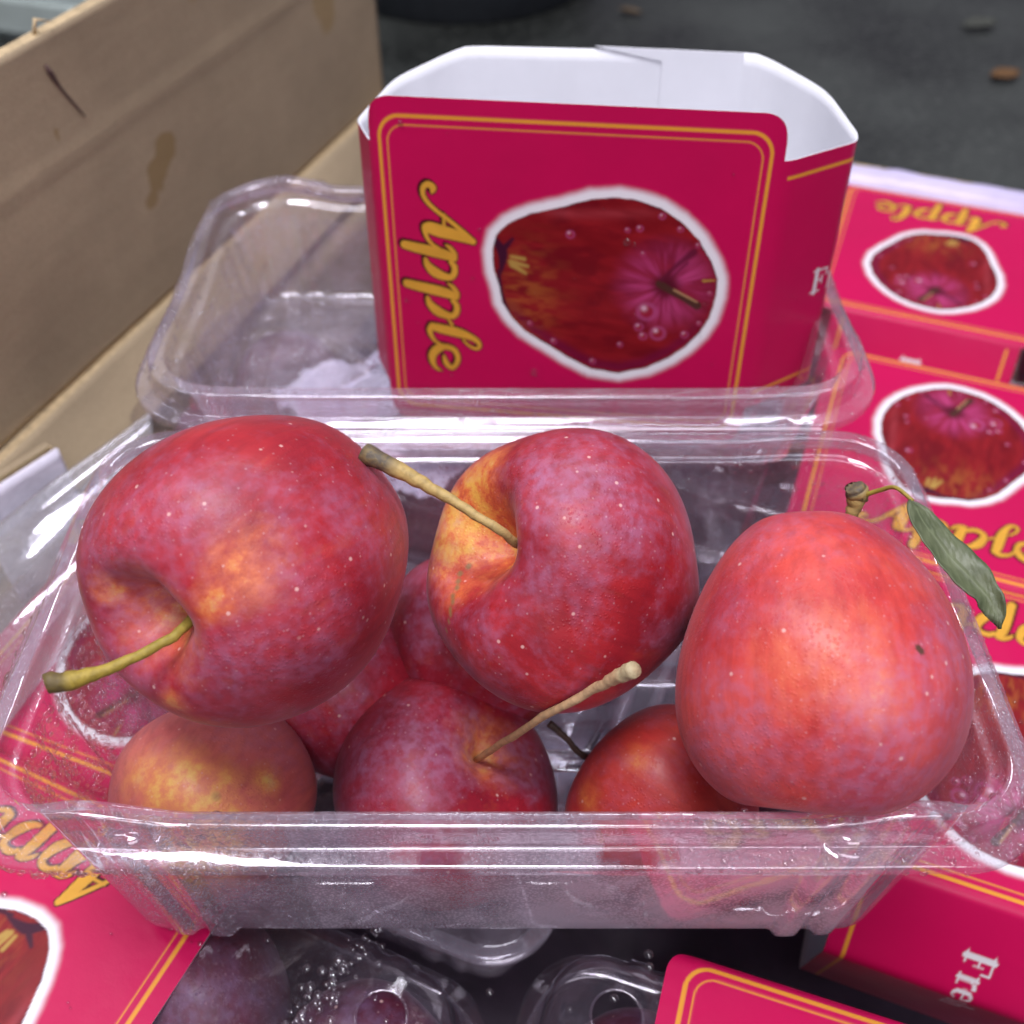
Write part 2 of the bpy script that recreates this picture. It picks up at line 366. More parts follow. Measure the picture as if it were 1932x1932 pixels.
# ------------------------------------------------------------------ clear punnets
NSX, NSY, NC = 150, 84, 20
def rr(hx, hy, r):
    r = max(.12, min(r, hx-.02, hy-.02)); P = []
    def side(a, b, n): return [a+(b-a)*k/n for k in range(n)]
    a, b = hx-r, hy-r
    P += [(x, -hy) for x in side(-a, a, NSX)]
    P += [(a+r*math.sin(w), -b-r*math.cos(w)) for w in side(0, math.pi/2, NC)]
    P += [(hx, y) for y in side(-b, b, NSY)]
    P += [(a+r*math.cos(w), b+r*math.sin(w)) for w in side(0, math.pi/2, NC)]
    P += [(x, hy) for x in side(a, -a, NSX)]
    P += [(-a-r*math.sin(w), b+r*math.cos(w)) for w in side(0, math.pi/2, NC)]
    P += [(-hx, y) for y in side(b, -b, NSY)]
    P += [(-a-r*math.cos(w), -b-r*math.sin(w)) for w in side(0, math.pi/2, NC)]
    return np.array(P)
NR = 2*(NSX+NSY)+4*NC
def shell(hx, hy, r0, prof, raise_h=.45, flute=.20, up=1, sides=(1, .3, .25)):
    """loft of rounded rectangles; prof rows: (inset, z, rim weight, flute weight)"""
    o = rr(hx, hy, r0); x0, y0 = np.abs(o[:, 0]), np.abs(o[:, 1])
    nrm = o-rr(hx-.5, hy-.5, r0-.5); nrm /= np.linalg.norm(nrm, axis=1)[:, None]
    onx = np.abs(nrm[:, 1]) > .98; ony = np.abs(nrm[:, 0]) > .98
    rz = np.where(ony, sstep(1.3, 2.4, y0)*.8, sstep(hx-4.4, hx-3.5, x0)*(1-.45*sstep(hx-1.9, hx-.6, x0)))
    rz = np.where(~(onx | ony), .55, rz)*raise_h
    rz = rz*np.where(nrm[:, 1] < -.98, sides[0], np.where(nrm[:, 1] > .98, sides[1], sides[2]))   # near side, far side, ends
    k = np.ones(13)/13; rz = np.convolve(np.r_[rz[-6:], rz, rz[:6]], k, 'valid')
    bmp = lambda q, c, s: np.exp(-np.abs((q-c)/s)**7)
    fl = np.where(onx, bmp(x0, hx-3.55, .33)+bmp(x0, hx-2.55, .26)*.8, 0)+np.where(ony, bmp(y0, hy-3.1, .3)+bmp(y0, hy-4.3, .3), 0)
    rings = []
    for d, z, rw, fw, *ex in prof:
        q = rr(hx-d-(ex[0] if ex else 0), hy-d, r0-d*.75)
        q = q+nrm*(fl*flute*fw)[:, None]
        rings.append(np.column_stack([q, z+rz*rw]))
    V = np.array(rings)                      # ring, point
    V2 = V.transpose(1, 0, 2).reshape(-1, 3); nv = len(prof)
    F = grid_faces(NR, nv, True)
    if up < 0: F = F[:, ::-1]
    return V2, F, nv
def cap(F, nv, flip=False):
    c = [i*nv+nv-1 for i in range(NR)]
    return F.tolist()+[c[::-1] if flip else c]

Z0 = 7.5
OP = np.array([-.2, 15.1, 0.05])
opun = thing('open_punnet', 'large clear plastic punnet standing open, heaped with red crab apples', 'punnet', OP)
rimp = [(0, -.96, .12, 0), (0, -.73, .12, 0), (.03, -.69, .12, 0), (.08, -.68, .12, 0), (.40, -.66, .12, 0), (.44, -.655, .12, 0), (.46, -.62, .3, 0), (.47, -.55, .3, 0), (.50, -.10, 1, 0), (.51, -.03, 1, 0), (.55, 0, 1, 0), (.60, .005, 1, 0), (.80, .005, 1, 0), (.85, 0, 1, 0), (.88, -.04, 1, 0), (.89, -.10, 1, 0), (.92, -.42, .9, 0), (.93, -.48, .85, 0), (.97, -.52, .8, 0), (1.06, -.53, .7, 0), (1.09, -.55, .65, 0), (1.11, -.62, .6, .1), (1.12, -.8, .4, .5)]
wall = [(1.11+(1.38-1.11)*k/13, -.8-(6.95-.8)*k/13, .4*(1-k/13)**2, min(1, .5+.12*k), .45*k/13) for k in range(1, 14)]
bot = [(1.42, -7.1, 0, 1, .46), (1.50, -7.26, 0, 1, .46), (1.68, -7.38, 0, .9, .46), (1.95, -7.44, 0, .6, .46), (2.7, -7.45, 0, .2, .4), (2.85, -7.40, 0, 0, .4), (2.95, -7.25, 0, 0, .4), (3.1, -7.18, 0, 0, .4), (4.2, -7.18, 0, 0, .4), (4.3, -7.22, 0, 0, .4), (4.6, -7.3, 0, 0, .4), (5.9, -7.3, 0, 0, .4)]
V, F, nv = shell(11.2, 6.25, 2.1, rimp+wall+bot)
V[:, 2] += Z0-.05
APPLES = {}
# fog: breath-like condensation on the walls, wiped clear where fruit leans on them
touch = [(-1.67, 9.95, 4.9, 1.0), (2.75, 9.95, 5.0, .95), (2.3, 9.9, 6.5, .7), (-1.4, 9.9, 6.4, .7), (-6.0, 10., 4.6, 1.5)]
Wp = V+OP
isw = (V[:, 2] < Z0-.75) & (V[:, 2] > .15)
front = isw & (V[:, 1] < -4.2); left = isw & (V[:, 0] < -8.3); right = isw & (V[:, 0] > 8.3); rear = isw & (V[:, 1] > 4.0)
fog = np.full(len(V), .10)
fog[front] = .95+.6*sstep(-.5, 2.5, V[front, 0]); fog[left] = .42; fog[right] = .36; fog[rear] = .30
fog[front & (V[:, 0] < -4.5)] = .55
fog[(V[:, 2] <= .2)] = .22
rimz = V[:, 2] > Z0-1.0
fog[rimz] = .22
fog[rimz & (V[:, 1] < 0)] = .32
for x, y, z, r in touch:
    d = np.hypot(Wp[:, 0]-x, (Wp[:, 2]-z)*1.3)+.35*(fnoise(Wp[:, 0]*1.3, Wp[:, 2]*1.3, 3)-.5)
    fog = np.where((Wp[:, 1] < 11.3), fog*(.10+.90*sstep(r*.9, r*1.05, d)), fog)
tray = mk('tray', V, cap(F, nv, True), M_PLASTIC, opun, attrs={'fog': fog})
TRAY = (V+OP, F)
# lid, lying open behind
LY, LHX, LHY, LD = 13.25, 10.95, 6.5, 3.85
lp = [(0, -1.0, 1, 0), (0, -.77, 1, 0), (.03, -.73, 1, 0), (.08, -.72, 1, 0), (.38, -.70, 1, 0), (.42, -.69, 1, 0), (.44, -.65, 1, 0), (.45, -.58, 1, 0), (.49, -.10, 1, 0), (.50, -.03, 1, 0), (.54, 0, 1, 0), (.60, .005, 1, 0), (.86, .005, 1, 0), (.91, 0, 1, 0), (.94, -.04, 1, 0), (.95, -.10, 1, 0), (.99, -.46, .8, 0), (1.00, -.53, .75, 0), (1.04, -.57, .7, 0), (1.18, -.58, .6, 0), (1.22, -.60, .5, 0), (1.24, -.66, .4, .1), (1.26, -.74, .3, .3)]
lp += [(1.27+.45*k/7, -.72-(LD-.95-.72)*k/7, .2*(1-k/7), min(1, .3+.2*k)) for k in range(1, 8)]
lp += [(1.78, -LD+.13, 0, .8), (1.9, -LD+.03, 0, .6), (2.1, -LD, 0, .3), (2.5, -LD, 0, .1), (2.6, -LD+.06, 0, 0), (2.68, -LD+.14, 0, 0), (2.85, -LD+.16, 0, 0), (4.0, -LD+.16, 0, 0), (6.2, -LD+.16, 0, 0)]
V, F, nv = shell(LHX, LHY, 2.3, lp, .5, .12, sides=(.12, .8, .55))
V[:, 1] += LY; V[:, 2] += Z0-.05
fog = np.full(len(V), .30); fl_ = V[:, 2] < Z0-3
fog[fl_] = .36
fog[(V[:, 0] < -7.8) & ~fl_] = .55
fog[(V[:, 1] > LY+4.4) & ~fl_] = .45
fog[V[:, 2] > Z0-1] = .30
lid = mk('lid', V, cap(F, nv, True), M_PLASTIC, opun, attrs={'fog': fog})
LIDM = (V+OP, F)
# hinge web between tray and lid
xs = np.linspace(-8.9, 8.9, 60); yy = np.array([6.10, 6.22, 6.32, 6.42, 6.50, 6.58, 6.68, 6.78, 6.9])-.02; zz = np.array([-.66, -.60, -.52, -.62, -.74, -.62, -.52, -.62, -.70])+Z0-.05
X, Y = np.meshgrid(xs, yy, indexing='ij'); Zg = np.broadcast_to(zz, X.shape)+.05
hv = np.stack([X, Y, Zg], -1).reshape(-1, 3)
hg = mk('hinge', hv, grid_faces(60, 9), M_PLASTIC, opun, attrs={'fog': np.full(len(hv), .12)})
# press-lock buttons on the front rim
def button(x, y, z, r=.33, h=.34):
    ts = np.array([0, .35, .7, .9, 1.0, 1.15, 1.35]); prof_r = np.array([0.02, .45, .8, .95, 1, 1.08, 1.5])*r; prof_z = np.array([1, .97, .85, .6, .25, .06, 0])*h
    P = [(x+q*math.cos(w)*1.25, y+q*math.sin(w)*.8, z+hz) for w in np.linspace(0, 2*math.pi, 20, endpoint=False) for q, hz in zip(prof_r, prof_z)]
    return mk('lock_button', P, grid_faces(20, 7, True)[:, ::-1], M_PLASTIC, opun, attrs={'fog': np.full(len(P), .10)})
for bx in (-7.2, 6.75): button(bx, -6.22+.29, Z0-.05-.62+.42)
for bx in (-6.9, 6.9): button(bx, LY+LHY-.28, Z0-.05-.66+.40, .3, .3)

# closed punnets of the layer below
def closed_shell():
    r1 = [(0, -2.5, 0, 0), (.02, -2.36, 0, 0), (.1, -2.3, 0, 0), (.42, -2.28, 0, 0), (.5, -2.2, 0, 0), (.55, -2.0, 0, .3)]
    r1 += [(.55+.22*k/6, -2.0+1.75*k/6, 0, min(1, .3+.25*k)) for k in range(1, 7)]
    r1 += [(.84, -.12, 0, 1), (.98, -.035, 0, .8), (1.18, 0, 0, .3)]
    V, F, nv = shell(10.6, 5.8, 1.9, r1, 0, .13, 1)
    # top panel with four vent holes
    bm = bmesh.new(); loop = [bm.verts.new(V[i*nv+nv-1]) for i in range(NR)]
    E = [bm.edges.new((loop[i], loop[(i+1) % NR])) for i in range(NR)]
    holes = [(8.1, 3.6), (8.1, -3.6), (-8.1, 3.6), (-8.1, -3.6), (0, 3.55), (0, -3.55)]
    hs = []
    for hx, hy in holes:
        c = [bm.verts.new((hx+.62*math.cos(w), hy+.62*math.sin(w), -.04)) for w in np.linspace(0, 2*math.pi, 24, endpoint=False)]
        E += [bm.edges.new((c[i], c[(i+1) % 24])) for i in range(24)]
    bmesh.ops.triangle_fill(bm, use_beauty=True, use_dissolve=False, edges=E, normal=(0, 0, 1))
    bm.verts.index_update(); tv = np.array([v.co[:] for v in bm.verts]); tf = [[v.index for v in f.verts] for f in bm.faces]; bm.free()
    LV_ = np.vstack([V, tv]); LF = F.tolist()+[[q+len(V) for q in f] for f in tf]
    # bead around every hole
    for hx, hy in holes:
        n = len(LV_); tvv = [(hx+(.62+.045*math.cos(b))*math.cos(a), hy+(.62+.045*math.cos(b))*math.sin(a), -.03+.05*math.sin(b)) for a in np.linspace(0, 2*math.pi, 28, endpoint=False) for b in np.linspace(0, 2*math.pi, 7)]
        LV_ = np.vstack([LV_, tvv]); LF += (grid_faces(28, 7, True)+n).tolist()
    r2 = [(.06, -2.62, 0, 0), (.1, -2.56, 0, 0), (.5, -2.52, 0, 0), (.58, -2.6, 0, 0)]
    r2 += [(.6+.5*k/6, -2.7-(6.6-2.7)*k/6, 0, min(1, .3*k)) for k in range(0, 7)]
    r2 += [(1.2, -6.85, 0, 1), (1.5, -7.0, 0, .6), (2.2, -7.0, 0, 0), (5.5, -7.0, 0, 0)]
    V2, F2, nv2 = shell(10.6, 5.8, 1.9, r2, 0, .13)
    return (LV_, LF), (V2, cap(F2, nv2, True))
(CLV, CLF), (CTV, CTF) = closed_shell()
fogl = .004+.03*fnoise(CLV[:, 0]*.5, CLV[:, 1]*.5, 8)
lid_proto = mk('lid', CLV, CLF, M_PLASTIC, None, attrs={'fog': fogl})
tray_proto = mk('tray', CTV, CTF, M_PLASTIC, None, attrs={'fog': np.full(len(CTV), .03)})
used = []
def closed_punnet(cx, cyy, rz, label, ztop=-.06, foggy=None):
    t = thing('closed_punnet', label, 'punnet', (cx, cyy, ztop), rz, 'closed punnets in the layer below')
    for pr in (lid_proto, tray_proto):
        if pr.name in used: c = pr.copy(); COL.objects.link(c)
        else: c = pr; used.append(pr.name)
        c.parent = t
        if foggy:
            c.data = c.data.copy(); n_ = len(c.data.vertices)
            c.data.attributes['fog'].data.foreach_set('value', np.full(n_, foggy, np.float32))
    return t

# ------------------------------------------------------------------ printed sleeves
PW, PH = 11.37, 10.4
TEXT = [[[1.684,-2.632,.084],[1.727,-2.504,.162],[1.577,-2.405,.149],[1.43,-2.52,.129],[1.419,-2.726,.116],[1.538,-2.938,.11],[1.774,-3.166,.104],[2.057,-3.37,.104],[2.341,-3.591,.11],[2.627,-3.829,.123],[2.864,-4.041,.129]],
[[2.863,-4.06,.155],[2.587,-3.952,.246],[2.221,-3.862,.298],[1.856,-3.787,.323],[1.582,-3.714,.298],[1.435,-3.716,.181],[1.426,-3.875,.123],[1.49,-4.061,.097],[1.631,-4.229,.084],[1.795,-4.31,.065]],
[[2.013,-3.288,.078],[1.998,-3.661,.078]],
[[.778,-4.285,.22],[1.082,-4.35,.252],[1.527,-4.429,.272],[1.936,-4.506,.265],[2.157,-4.581,.207],[2.266,-4.659,.116]],
[[2.041,-4.217,.052],[2.167,-4.309,.11],[2.291,-4.482,.116],[2.297,-4.638,.11]],
[[2.158,-4.753,.11],[2.266,-4.875,.149],[2.266,-5.085,.155],[2.139,-5.241,.168],[1.905,-5.218,.214],[1.645,-5.097,.259],[1.447,-4.892,.181],[1.385,-4.7,.097]],
[[.764,-5.534,.22],[1.075,-5.601,.252],[1.532,-5.681,.272],[1.951,-5.761,.265],[2.178,-5.838,.207],[2.29,-5.92,.116]],
[[2.059,-5.456,.052],[2.188,-5.552,.11],[2.316,-5.734,.116],[2.321,-5.897,.11]],
[[2.179,-6.019,.11],[2.29,-6.147,.149],[2.29,-6.367,.155],[2.16,-6.533,.168],[1.92,-6.509,.214],[1.653,-6.383,.259],[1.45,-6.169,.181],[1.387,-5.967,.097]],
[[2.019,-6.67,.058],[2.129,-6.84,.078]],
[[1.497,-6.946,.214],[1.828,-7.018,.259],[2.335,-7.106,.265],[2.704,-7.222,.181],[2.936,-7.368,.136],[2.992,-7.529,.097],[2.872,-7.626,.084],[2.638,-7.523,.071],[2.477,-7.354,.058]],
[[1.437,-6.972,.142],[1.399,-7.096,.149],[1.441,-7.274,.123],[1.552,-7.448,.091],[1.733,-7.555,.065]],
[[1.82,-7.954,.058],[1.878,-8.208,.149],[2.052,-8.382,.129],[2.218,-8.223,.129],[2.275,-7.973,.136],[2.156,-7.717,.155],[1.881,-7.63,.168],[1.639,-7.717,.233],[1.447,-7.954,.207],[1.445,-8.245,.149],[1.565,-8.443,.091],[1.704,-8.503,.045]]]
BODY = np.array([(3.43,-4.33),(3.56,-3.8),(3.9,-3.43),(4.55,-3.1),(5.52,-2.83),(6.3,-2.56),(7.09,-2.47),(7.72,-2.54),(8.28,-2.71),(8.86,-3.04),(9.47,-3.58),(9.9,-4.23),(10.12,-4.74),(10.15,-5.27),(10.03,-6.01),(9.8,-6.5),(9.43,-7.0),(8.96,-7.43),(8.3,-7.84),(7.45,-8.11),(6.56,-8.04),(5.84,-7.7),(5.12,-7.27),(4.41,-6.84),(3.98,-6.39),(3.72,-5.94),(3.63,-5.39),(3.48,-4.94)])
def stroke_sdf(P, strokes, smooth=True):
    """signed distance (negative inside) to a set of tapered strokes"""
    D = np.full(len(P), 9.)
    for st in strokes:
        s = np.asarray(st, float)
        if smooth and len(s) > 2: s = spline(s, (len(s)-1)*4+1)
        for a, b in zip(s[:-1], s[1:]):
            ab = b[:2]-a[:2]; L = max(1e-9, ab@ab)
            t = np.clip(((P-a[:2])@ab)/L, 0, 1)
            d = np.hypot(P[:, 0]-a[0]-t*ab[0], P[:, 1]-a[1]-t*ab[1])-.5*(a[2]+(b[2]-a[2])*t)
            D = np.minimum(D, d)
    return D
def poly_sdf(P, poly):
    D = np.full(len(P), 99.); ins = np.zeros(len(P), bool)
    for a, b in zip(poly, np.roll(poly, -1, 0)):
        ab = b-a; t = np.clip(((P-a)@ab)/(ab@ab), 0, 1)
        D = np.minimum(D, np.hypot(P[:, 0]-a[0]-t*ab[0], P[:, 1]-a[1]-t*ab[1]))
        c = (a[1] > P[:, 1]) != (b[1] > P[:, 1])
        xi = a[0]+(P[:, 1]-a[1])/(b[1]-a[1]+1e-12)*(b[0]-a[0])
        ins ^= c & (P[:, 0] < xi)
    return np.where(ins, -D, D)
def rrect_sdf(P, x0, x1, y0, y1, r):
    cx, cyc = (x0+x1)/2, (y0+y1)/2; qx = np.abs(P[:, 0]-cx)-(x1-x0)/2+r; qy = np.abs(P[:, 1]-cyc)-(y1-y0)/2+r
    return np.hypot(np.maximum(qx, 0), np.maximum(qy, 0))+np.minimum(np.maximum(qx, qy), 0)-r
RED = np.array([.55, .005, .085]); GOLD = np.array([.70, .36, .045]); DARK = np.array([.05, .004, .008])
# white serif lettering of the side panel, letter height about .75
FRESH = [
 [(0, .02, .05), (.38, .02, .05)], [(.17, 0, .17), (.17, .72, .17)], [(0, .71, .05), (.62, .71, .05)], [(.60, .70, .05), (.61, .52, .07)], [(.2, .38, .05), (.44, .38, .05)], [(.44, .5, .05), (.44, .26, .05)],
 [(.74, .02, .05), (1.04, .02, .05)], [(.86, .02, .14), (.86, .48, .14)], [(.74, .48, .05), (.88, .48, .05)], [(.93, .36, .06), (1.0, .46, .08), (1.1, .47, .12)],
 [(1.27, .27, .05), (1.58, .27, .05)], [(1.58, .28, .07), (1.55, .42, .10), (1.42, .49, .06), (1.29, .40, .13), (1.26, .25, .15), (1.31, .08, .12), (1.43, .01, .06), (1.57, .09, .05)],
 [(1.98, .46, .05), (1.97, .38, .04)], [(1.96, .42, .05), (1.84, .48, .06), (1.75, .39, .10), (1.82, .29, .13), (1.94, .2, .13), (1.98, .1, .10), (1.87, .01, .06), (1.75, .08, .05)], [(1.74, .02, .05), (1.75, .14, .05)],
 [(2.1, .02, .05), (2.36, .02, .05)], [(2.2, .02, .14), (2.2, .74, .14)], [(2.1, .74, .05), (2.22, .74, .05)], [(2.28, .38, .05), (2.4, .48, .08), (2.51, .38, .14), (2.52, .02, .14)], [(2.42, .02, .05), (2.62, .02, .05)]]
def apple_picture(P):
    d = poly_sdf(P, BODY)+.045*(fnoise(P[:, 0]*3.2, P[:, 1]*3.2, 31)-.5)
    x, y = P[:, 0], P[:, 1]
    cav = np.array([8.65, -5.05]); dx, dy = x-cav[0], y-cav[1]; rad = np.hypot(dx, dy*1.05); ang = np.arctan2(dy, dx)
    st = fnoise(x*.9+4, y*4.2+x*.5, 40, 5)
    col = np.array([.15, .004, .008])*(1-st[:, None])+np.array([.30, .012, .018])*st[:, None]
    col += (sstep(.50, .75, fnoise(x*1.1, y*2.6, 47))*.8)[:, None]*(np.array([.15, .004, .010])-col)
    # orange flush near the eye and low edge
    og = np.exp(-((x-4.5)/.9)**2-((y+5.6)/1.3)**2)*.42*sstep(.3, .7, fnoise(x*2.5, y*7, 52))
    col += og[:, None]*(np.array([.50, .17, .03])-col)
    # magenta shoulder with rays running into the cavity
    ray = fnoise(ang*5.5+20, rad*.7, 60, 4)
    mg = sstep(1.85, .9, rad+.5*(ray-.5))*sstep(.1, .5, rad)
    pk = np.array([.22, .008, .05])*(1-ray[:, None])+np.array([.52, .06, .20])*ray[:, None]
    col += (mg*(.35+.65*sstep(.35, .75, ray)))[:, None]*(pk-col)
    col += (sstep(.62, .1, rad)*.9)[:, None]*(np.array([.07, .006, .02])-col)
    # upper sheen
    sh = np.exp(-((y+3.0-.05*(x-6))/.16)**2)*sstep(4.6, 5.6, x)*sstep(8.6, 7.6, x)*.35*st
    col += sh[:, None]*(np.array([.55, .10, .13])-col)
    lo = np.exp(-((d+.22)/.16)**2)*sstep(-5.5, -7.0, y)*.6
    col += lo[:, None]*(np.array([.14, .004, .05])-col)
    # stalk and stray twigs
    def paint(strokes, c, soft=.03, k=1.):
        nonlocal col
        q = sstep(soft, -soft, stroke_sdf(P, strokes))*k; col = col+q[:, None]*(np.asarray(c)-col)
    paint([[(8.45, -5.0, .22), (8.8, -5.2, .2), (9.2, -5.42, .16), (9.62, -5.62, .26)]], (.07, .025, .018))
    paint([[(8.9, -5.17, .06), (9.3, -5.36, .06), (9.6, -5.5, .05)]], (.42, .25, .12))
    paint([[(9.72, -4.82, .07), (10.05, -4.78, .04)]], (.45, .27, .05))
    paint([[(8.5, -4.9, .1), (8.9, -4.4, .16), (9.35, -3.95, .22)], [(8.7, -4.85, .06), (9.2, -4.3, .08)]], (.11, .008, .03), .06, .85)
    # eye end
    paint([[(3.55, -4.0, .22), (3.75, -4.35, .3), (3.7, -4.9, .12), (3.55, -5.25, .08)], [(3.8, -4.2, .2), (4.05, -3.9, .1)], [(3.62, -4.9, .1), (3.72, -5.7, .12), (3.95, -6.25, .05)]], (.05, .006, .025), .05)
    paint([[(4.02, -4.45, .10), (4.4, -4.5, .12)], [(4.05, -4.7, .2), (4.45, -4.95, .08)], [(4.0, -4.62, .16), (4.5, -4.72, .1)]], (.46, .30, .07), .05, .9)
    # printed water beads
    for bx, by, br in [(8.15, -5.93, .30), (8.54, -6.62, .24), (7.95, -6.45, .14), (8.1, -6.75, .13), (7.42, -7.1, .09), (9.35, -6.6, .12), (7.75, -3.35, .10), (7.4, -3.42, .08), (8.35, -2.95, .10), (8.9, -3.3, .09), (9.45, -3.75, .08), (5.75, -3.65, .13), (7.9, -4.1, .07), (6.6, -7.75, .10), (5.35, -7.15, .10), (4.6, -6.6, .08), (9.75, -6.2, .08), (9.95, -5.2, .07)]:
        q = np.hypot(x-bx, (y-by)*1.05)/br
        col += (sstep(1.25, .95, q)*.6*(q > .6))[:, None]*(np.array([.42, .07, .20])-col)
        col += (sstep(.75, .55, q)*.7)[:, None]*(np.array([.32, .01, .03])-col)
        hl = np.exp(-(((x-bx+.3*br)**2+(y-by-.35*br)**2)/(.28*br)**2))
        col += (hl*.8)[:, None]*(np.array([.85, .6, .72])-col)
    e = np.exp(-(d/.045)**2)*.75*sstep(.4, .6, fnoise(x*2.6, y*2.6, 77))
    col += e[:, None]*(np.array([.05, .002, .03])-col)
    return col, d
TEXT = [[(x, y, w*1.2) for x, y, w in st] for st in TEXT]
def ink(s, a, right_w, tx=2.25):
    """ink colour of the outer face at loop position s (0..PW is the picture panel) and band position a (0..-PH)"""
    P = np.column_stack([s, a]); C = np.tile(RED, (len(P), 1)); AA = .018
    C *= (.96+.08*fnoise(s*.35+9, a*.35+9, 2))[:, None]
    def lay(mask, c): nonlocal C; C = C+mask[:, None]*(np.asarray(c)-C)
    fp = (s > -.2) & (s < PW+.2); I = np.where(fp)[0]; Q = P[I]
    m = np.zeros(len(P))
    f1 = np.abs(rrect_sdf(Q, .24, PW-.24, -PH+.52, -.52, .62))-.05; f2 = np.abs(rrect_sdf(Q, .47, PW-.47, -PH+.77, -.77, .5))-.022
    m[I] = np.maximum(sstep(AA, -AA, f1), sstep(AA, -AA, f2)*.8); lay(m, (.78, .34, .04))
    # picture with its white glow
    J = I[(P[I, 0] > 2.4) & (P[I, 0] < PW) & (P[I, 1] > -9.1) & (P[I, 1] < -1.4)]
    pc, d = apple_picture(P[J])
    m = np.zeros(len(P)); m[J] = sstep(.42, .14, d)**1.2; lay(m, (.86, .85, .90))
    m = sstep(.02, -.03, d)[:, None]; C[J] = C[J]+m*(pc-C[J])
    # gold script with dark outline and drop edge
    J = I[(P[I, 0] > .3) & (P[I, 0] < 3.5) & (P[I, 1] > -9) & (P[I, 1] < -2)]
    ds = stroke_sdf(P[J]+np.array([.045, -.045]), TEXT); d0 = stroke_sdf(P[J], TEXT)
    m = np.zeros(len(P)); m[J] = np.maximum(sstep(.055, .025, ds), sstep(.05, .025, d0)); lay(m, DARK)
    m = np.zeros(len(P)); m[J] = sstep(AA, -AA, d0); g = GOLD*(.85+.3*fnoise(s*2, a*2, 21))[:, None]; C = C+m[:, None]*(g-C)
    # side panels: one gold line near each band edge, white word on the right one
    for s0, s1 in ((PW+.35, PW+right_w-.3), (PW+right_w+PW+.35, 1e3)):
        inside = sstep(s0-.02, s0+.02, s)*sstep(s1+.02, s1-.02, s)
        for al in (-1.3-.50, -PH+1.3+.50):
            lay(inside*sstep(.05+AA, .05-AA, np.abs(a-al)), (.78, .34, .04))
    J = np.where((s > PW+tx-.3) & (s < PW+tx+3.2) & (a > -6.6) & (a < -4.4))[0]
    if len(J):
        df = stroke_sdf((P[J]-np.array([PW+tx, -5.75])), FRESH, True)
        m = np.zeros(len(P)); m[J] = sstep(AA, -AA, df); lay(m, (.74, .74, .76))
    return C
def loop_path(poly, radii):
    """closed polygon (2D) with filleted corners, starting at the first corner; returns dense points and arc length"""
    n = len(poly); pts = []
    for i in range(n):
        a, b, c = poly[i-1], poly[i], poly[(i+1) % n]
        u, w = (a-b)/np.linalg.norm(a-b), (c-b)/np.linalg.norm(c-b)
        th = math.acos(np.clip(u@w, -1, 1)); r = radii[i]; t = r/math.tan(th/2)
        t = min(t, .45*np.linalg.norm(a-b), .45*np.linalg.norm(c-b)); r = t*math.tan(th/2)
        ctr = b+(u+w)/np.linalg.norm(u+w)*r/math.sin(th/2)
        p0, p1 = b+u*t, b+w*t; a0, a1 = math.atan2(*(p0-ctr)[::-1]), math.atan2(*(p1-ctr)[::-1])
        dA = (a1-a0+math.pi) % (2*math.pi)-math.pi
        pts.append([ctr+r*np.array([math.cos(a0+dA*k/8), math.sin(a0+dA*k/8)]) for k in range(9)])
    seq = pts[0][4:]
    for i in range(1, n): seq += pts[i]
    seq += pts[0][:5]
    q = np.array(seq); s = np.r_[0, np.cumsum(np.linalg.norm(np.diff(q, axis=0), axis=1))]
    return q, s
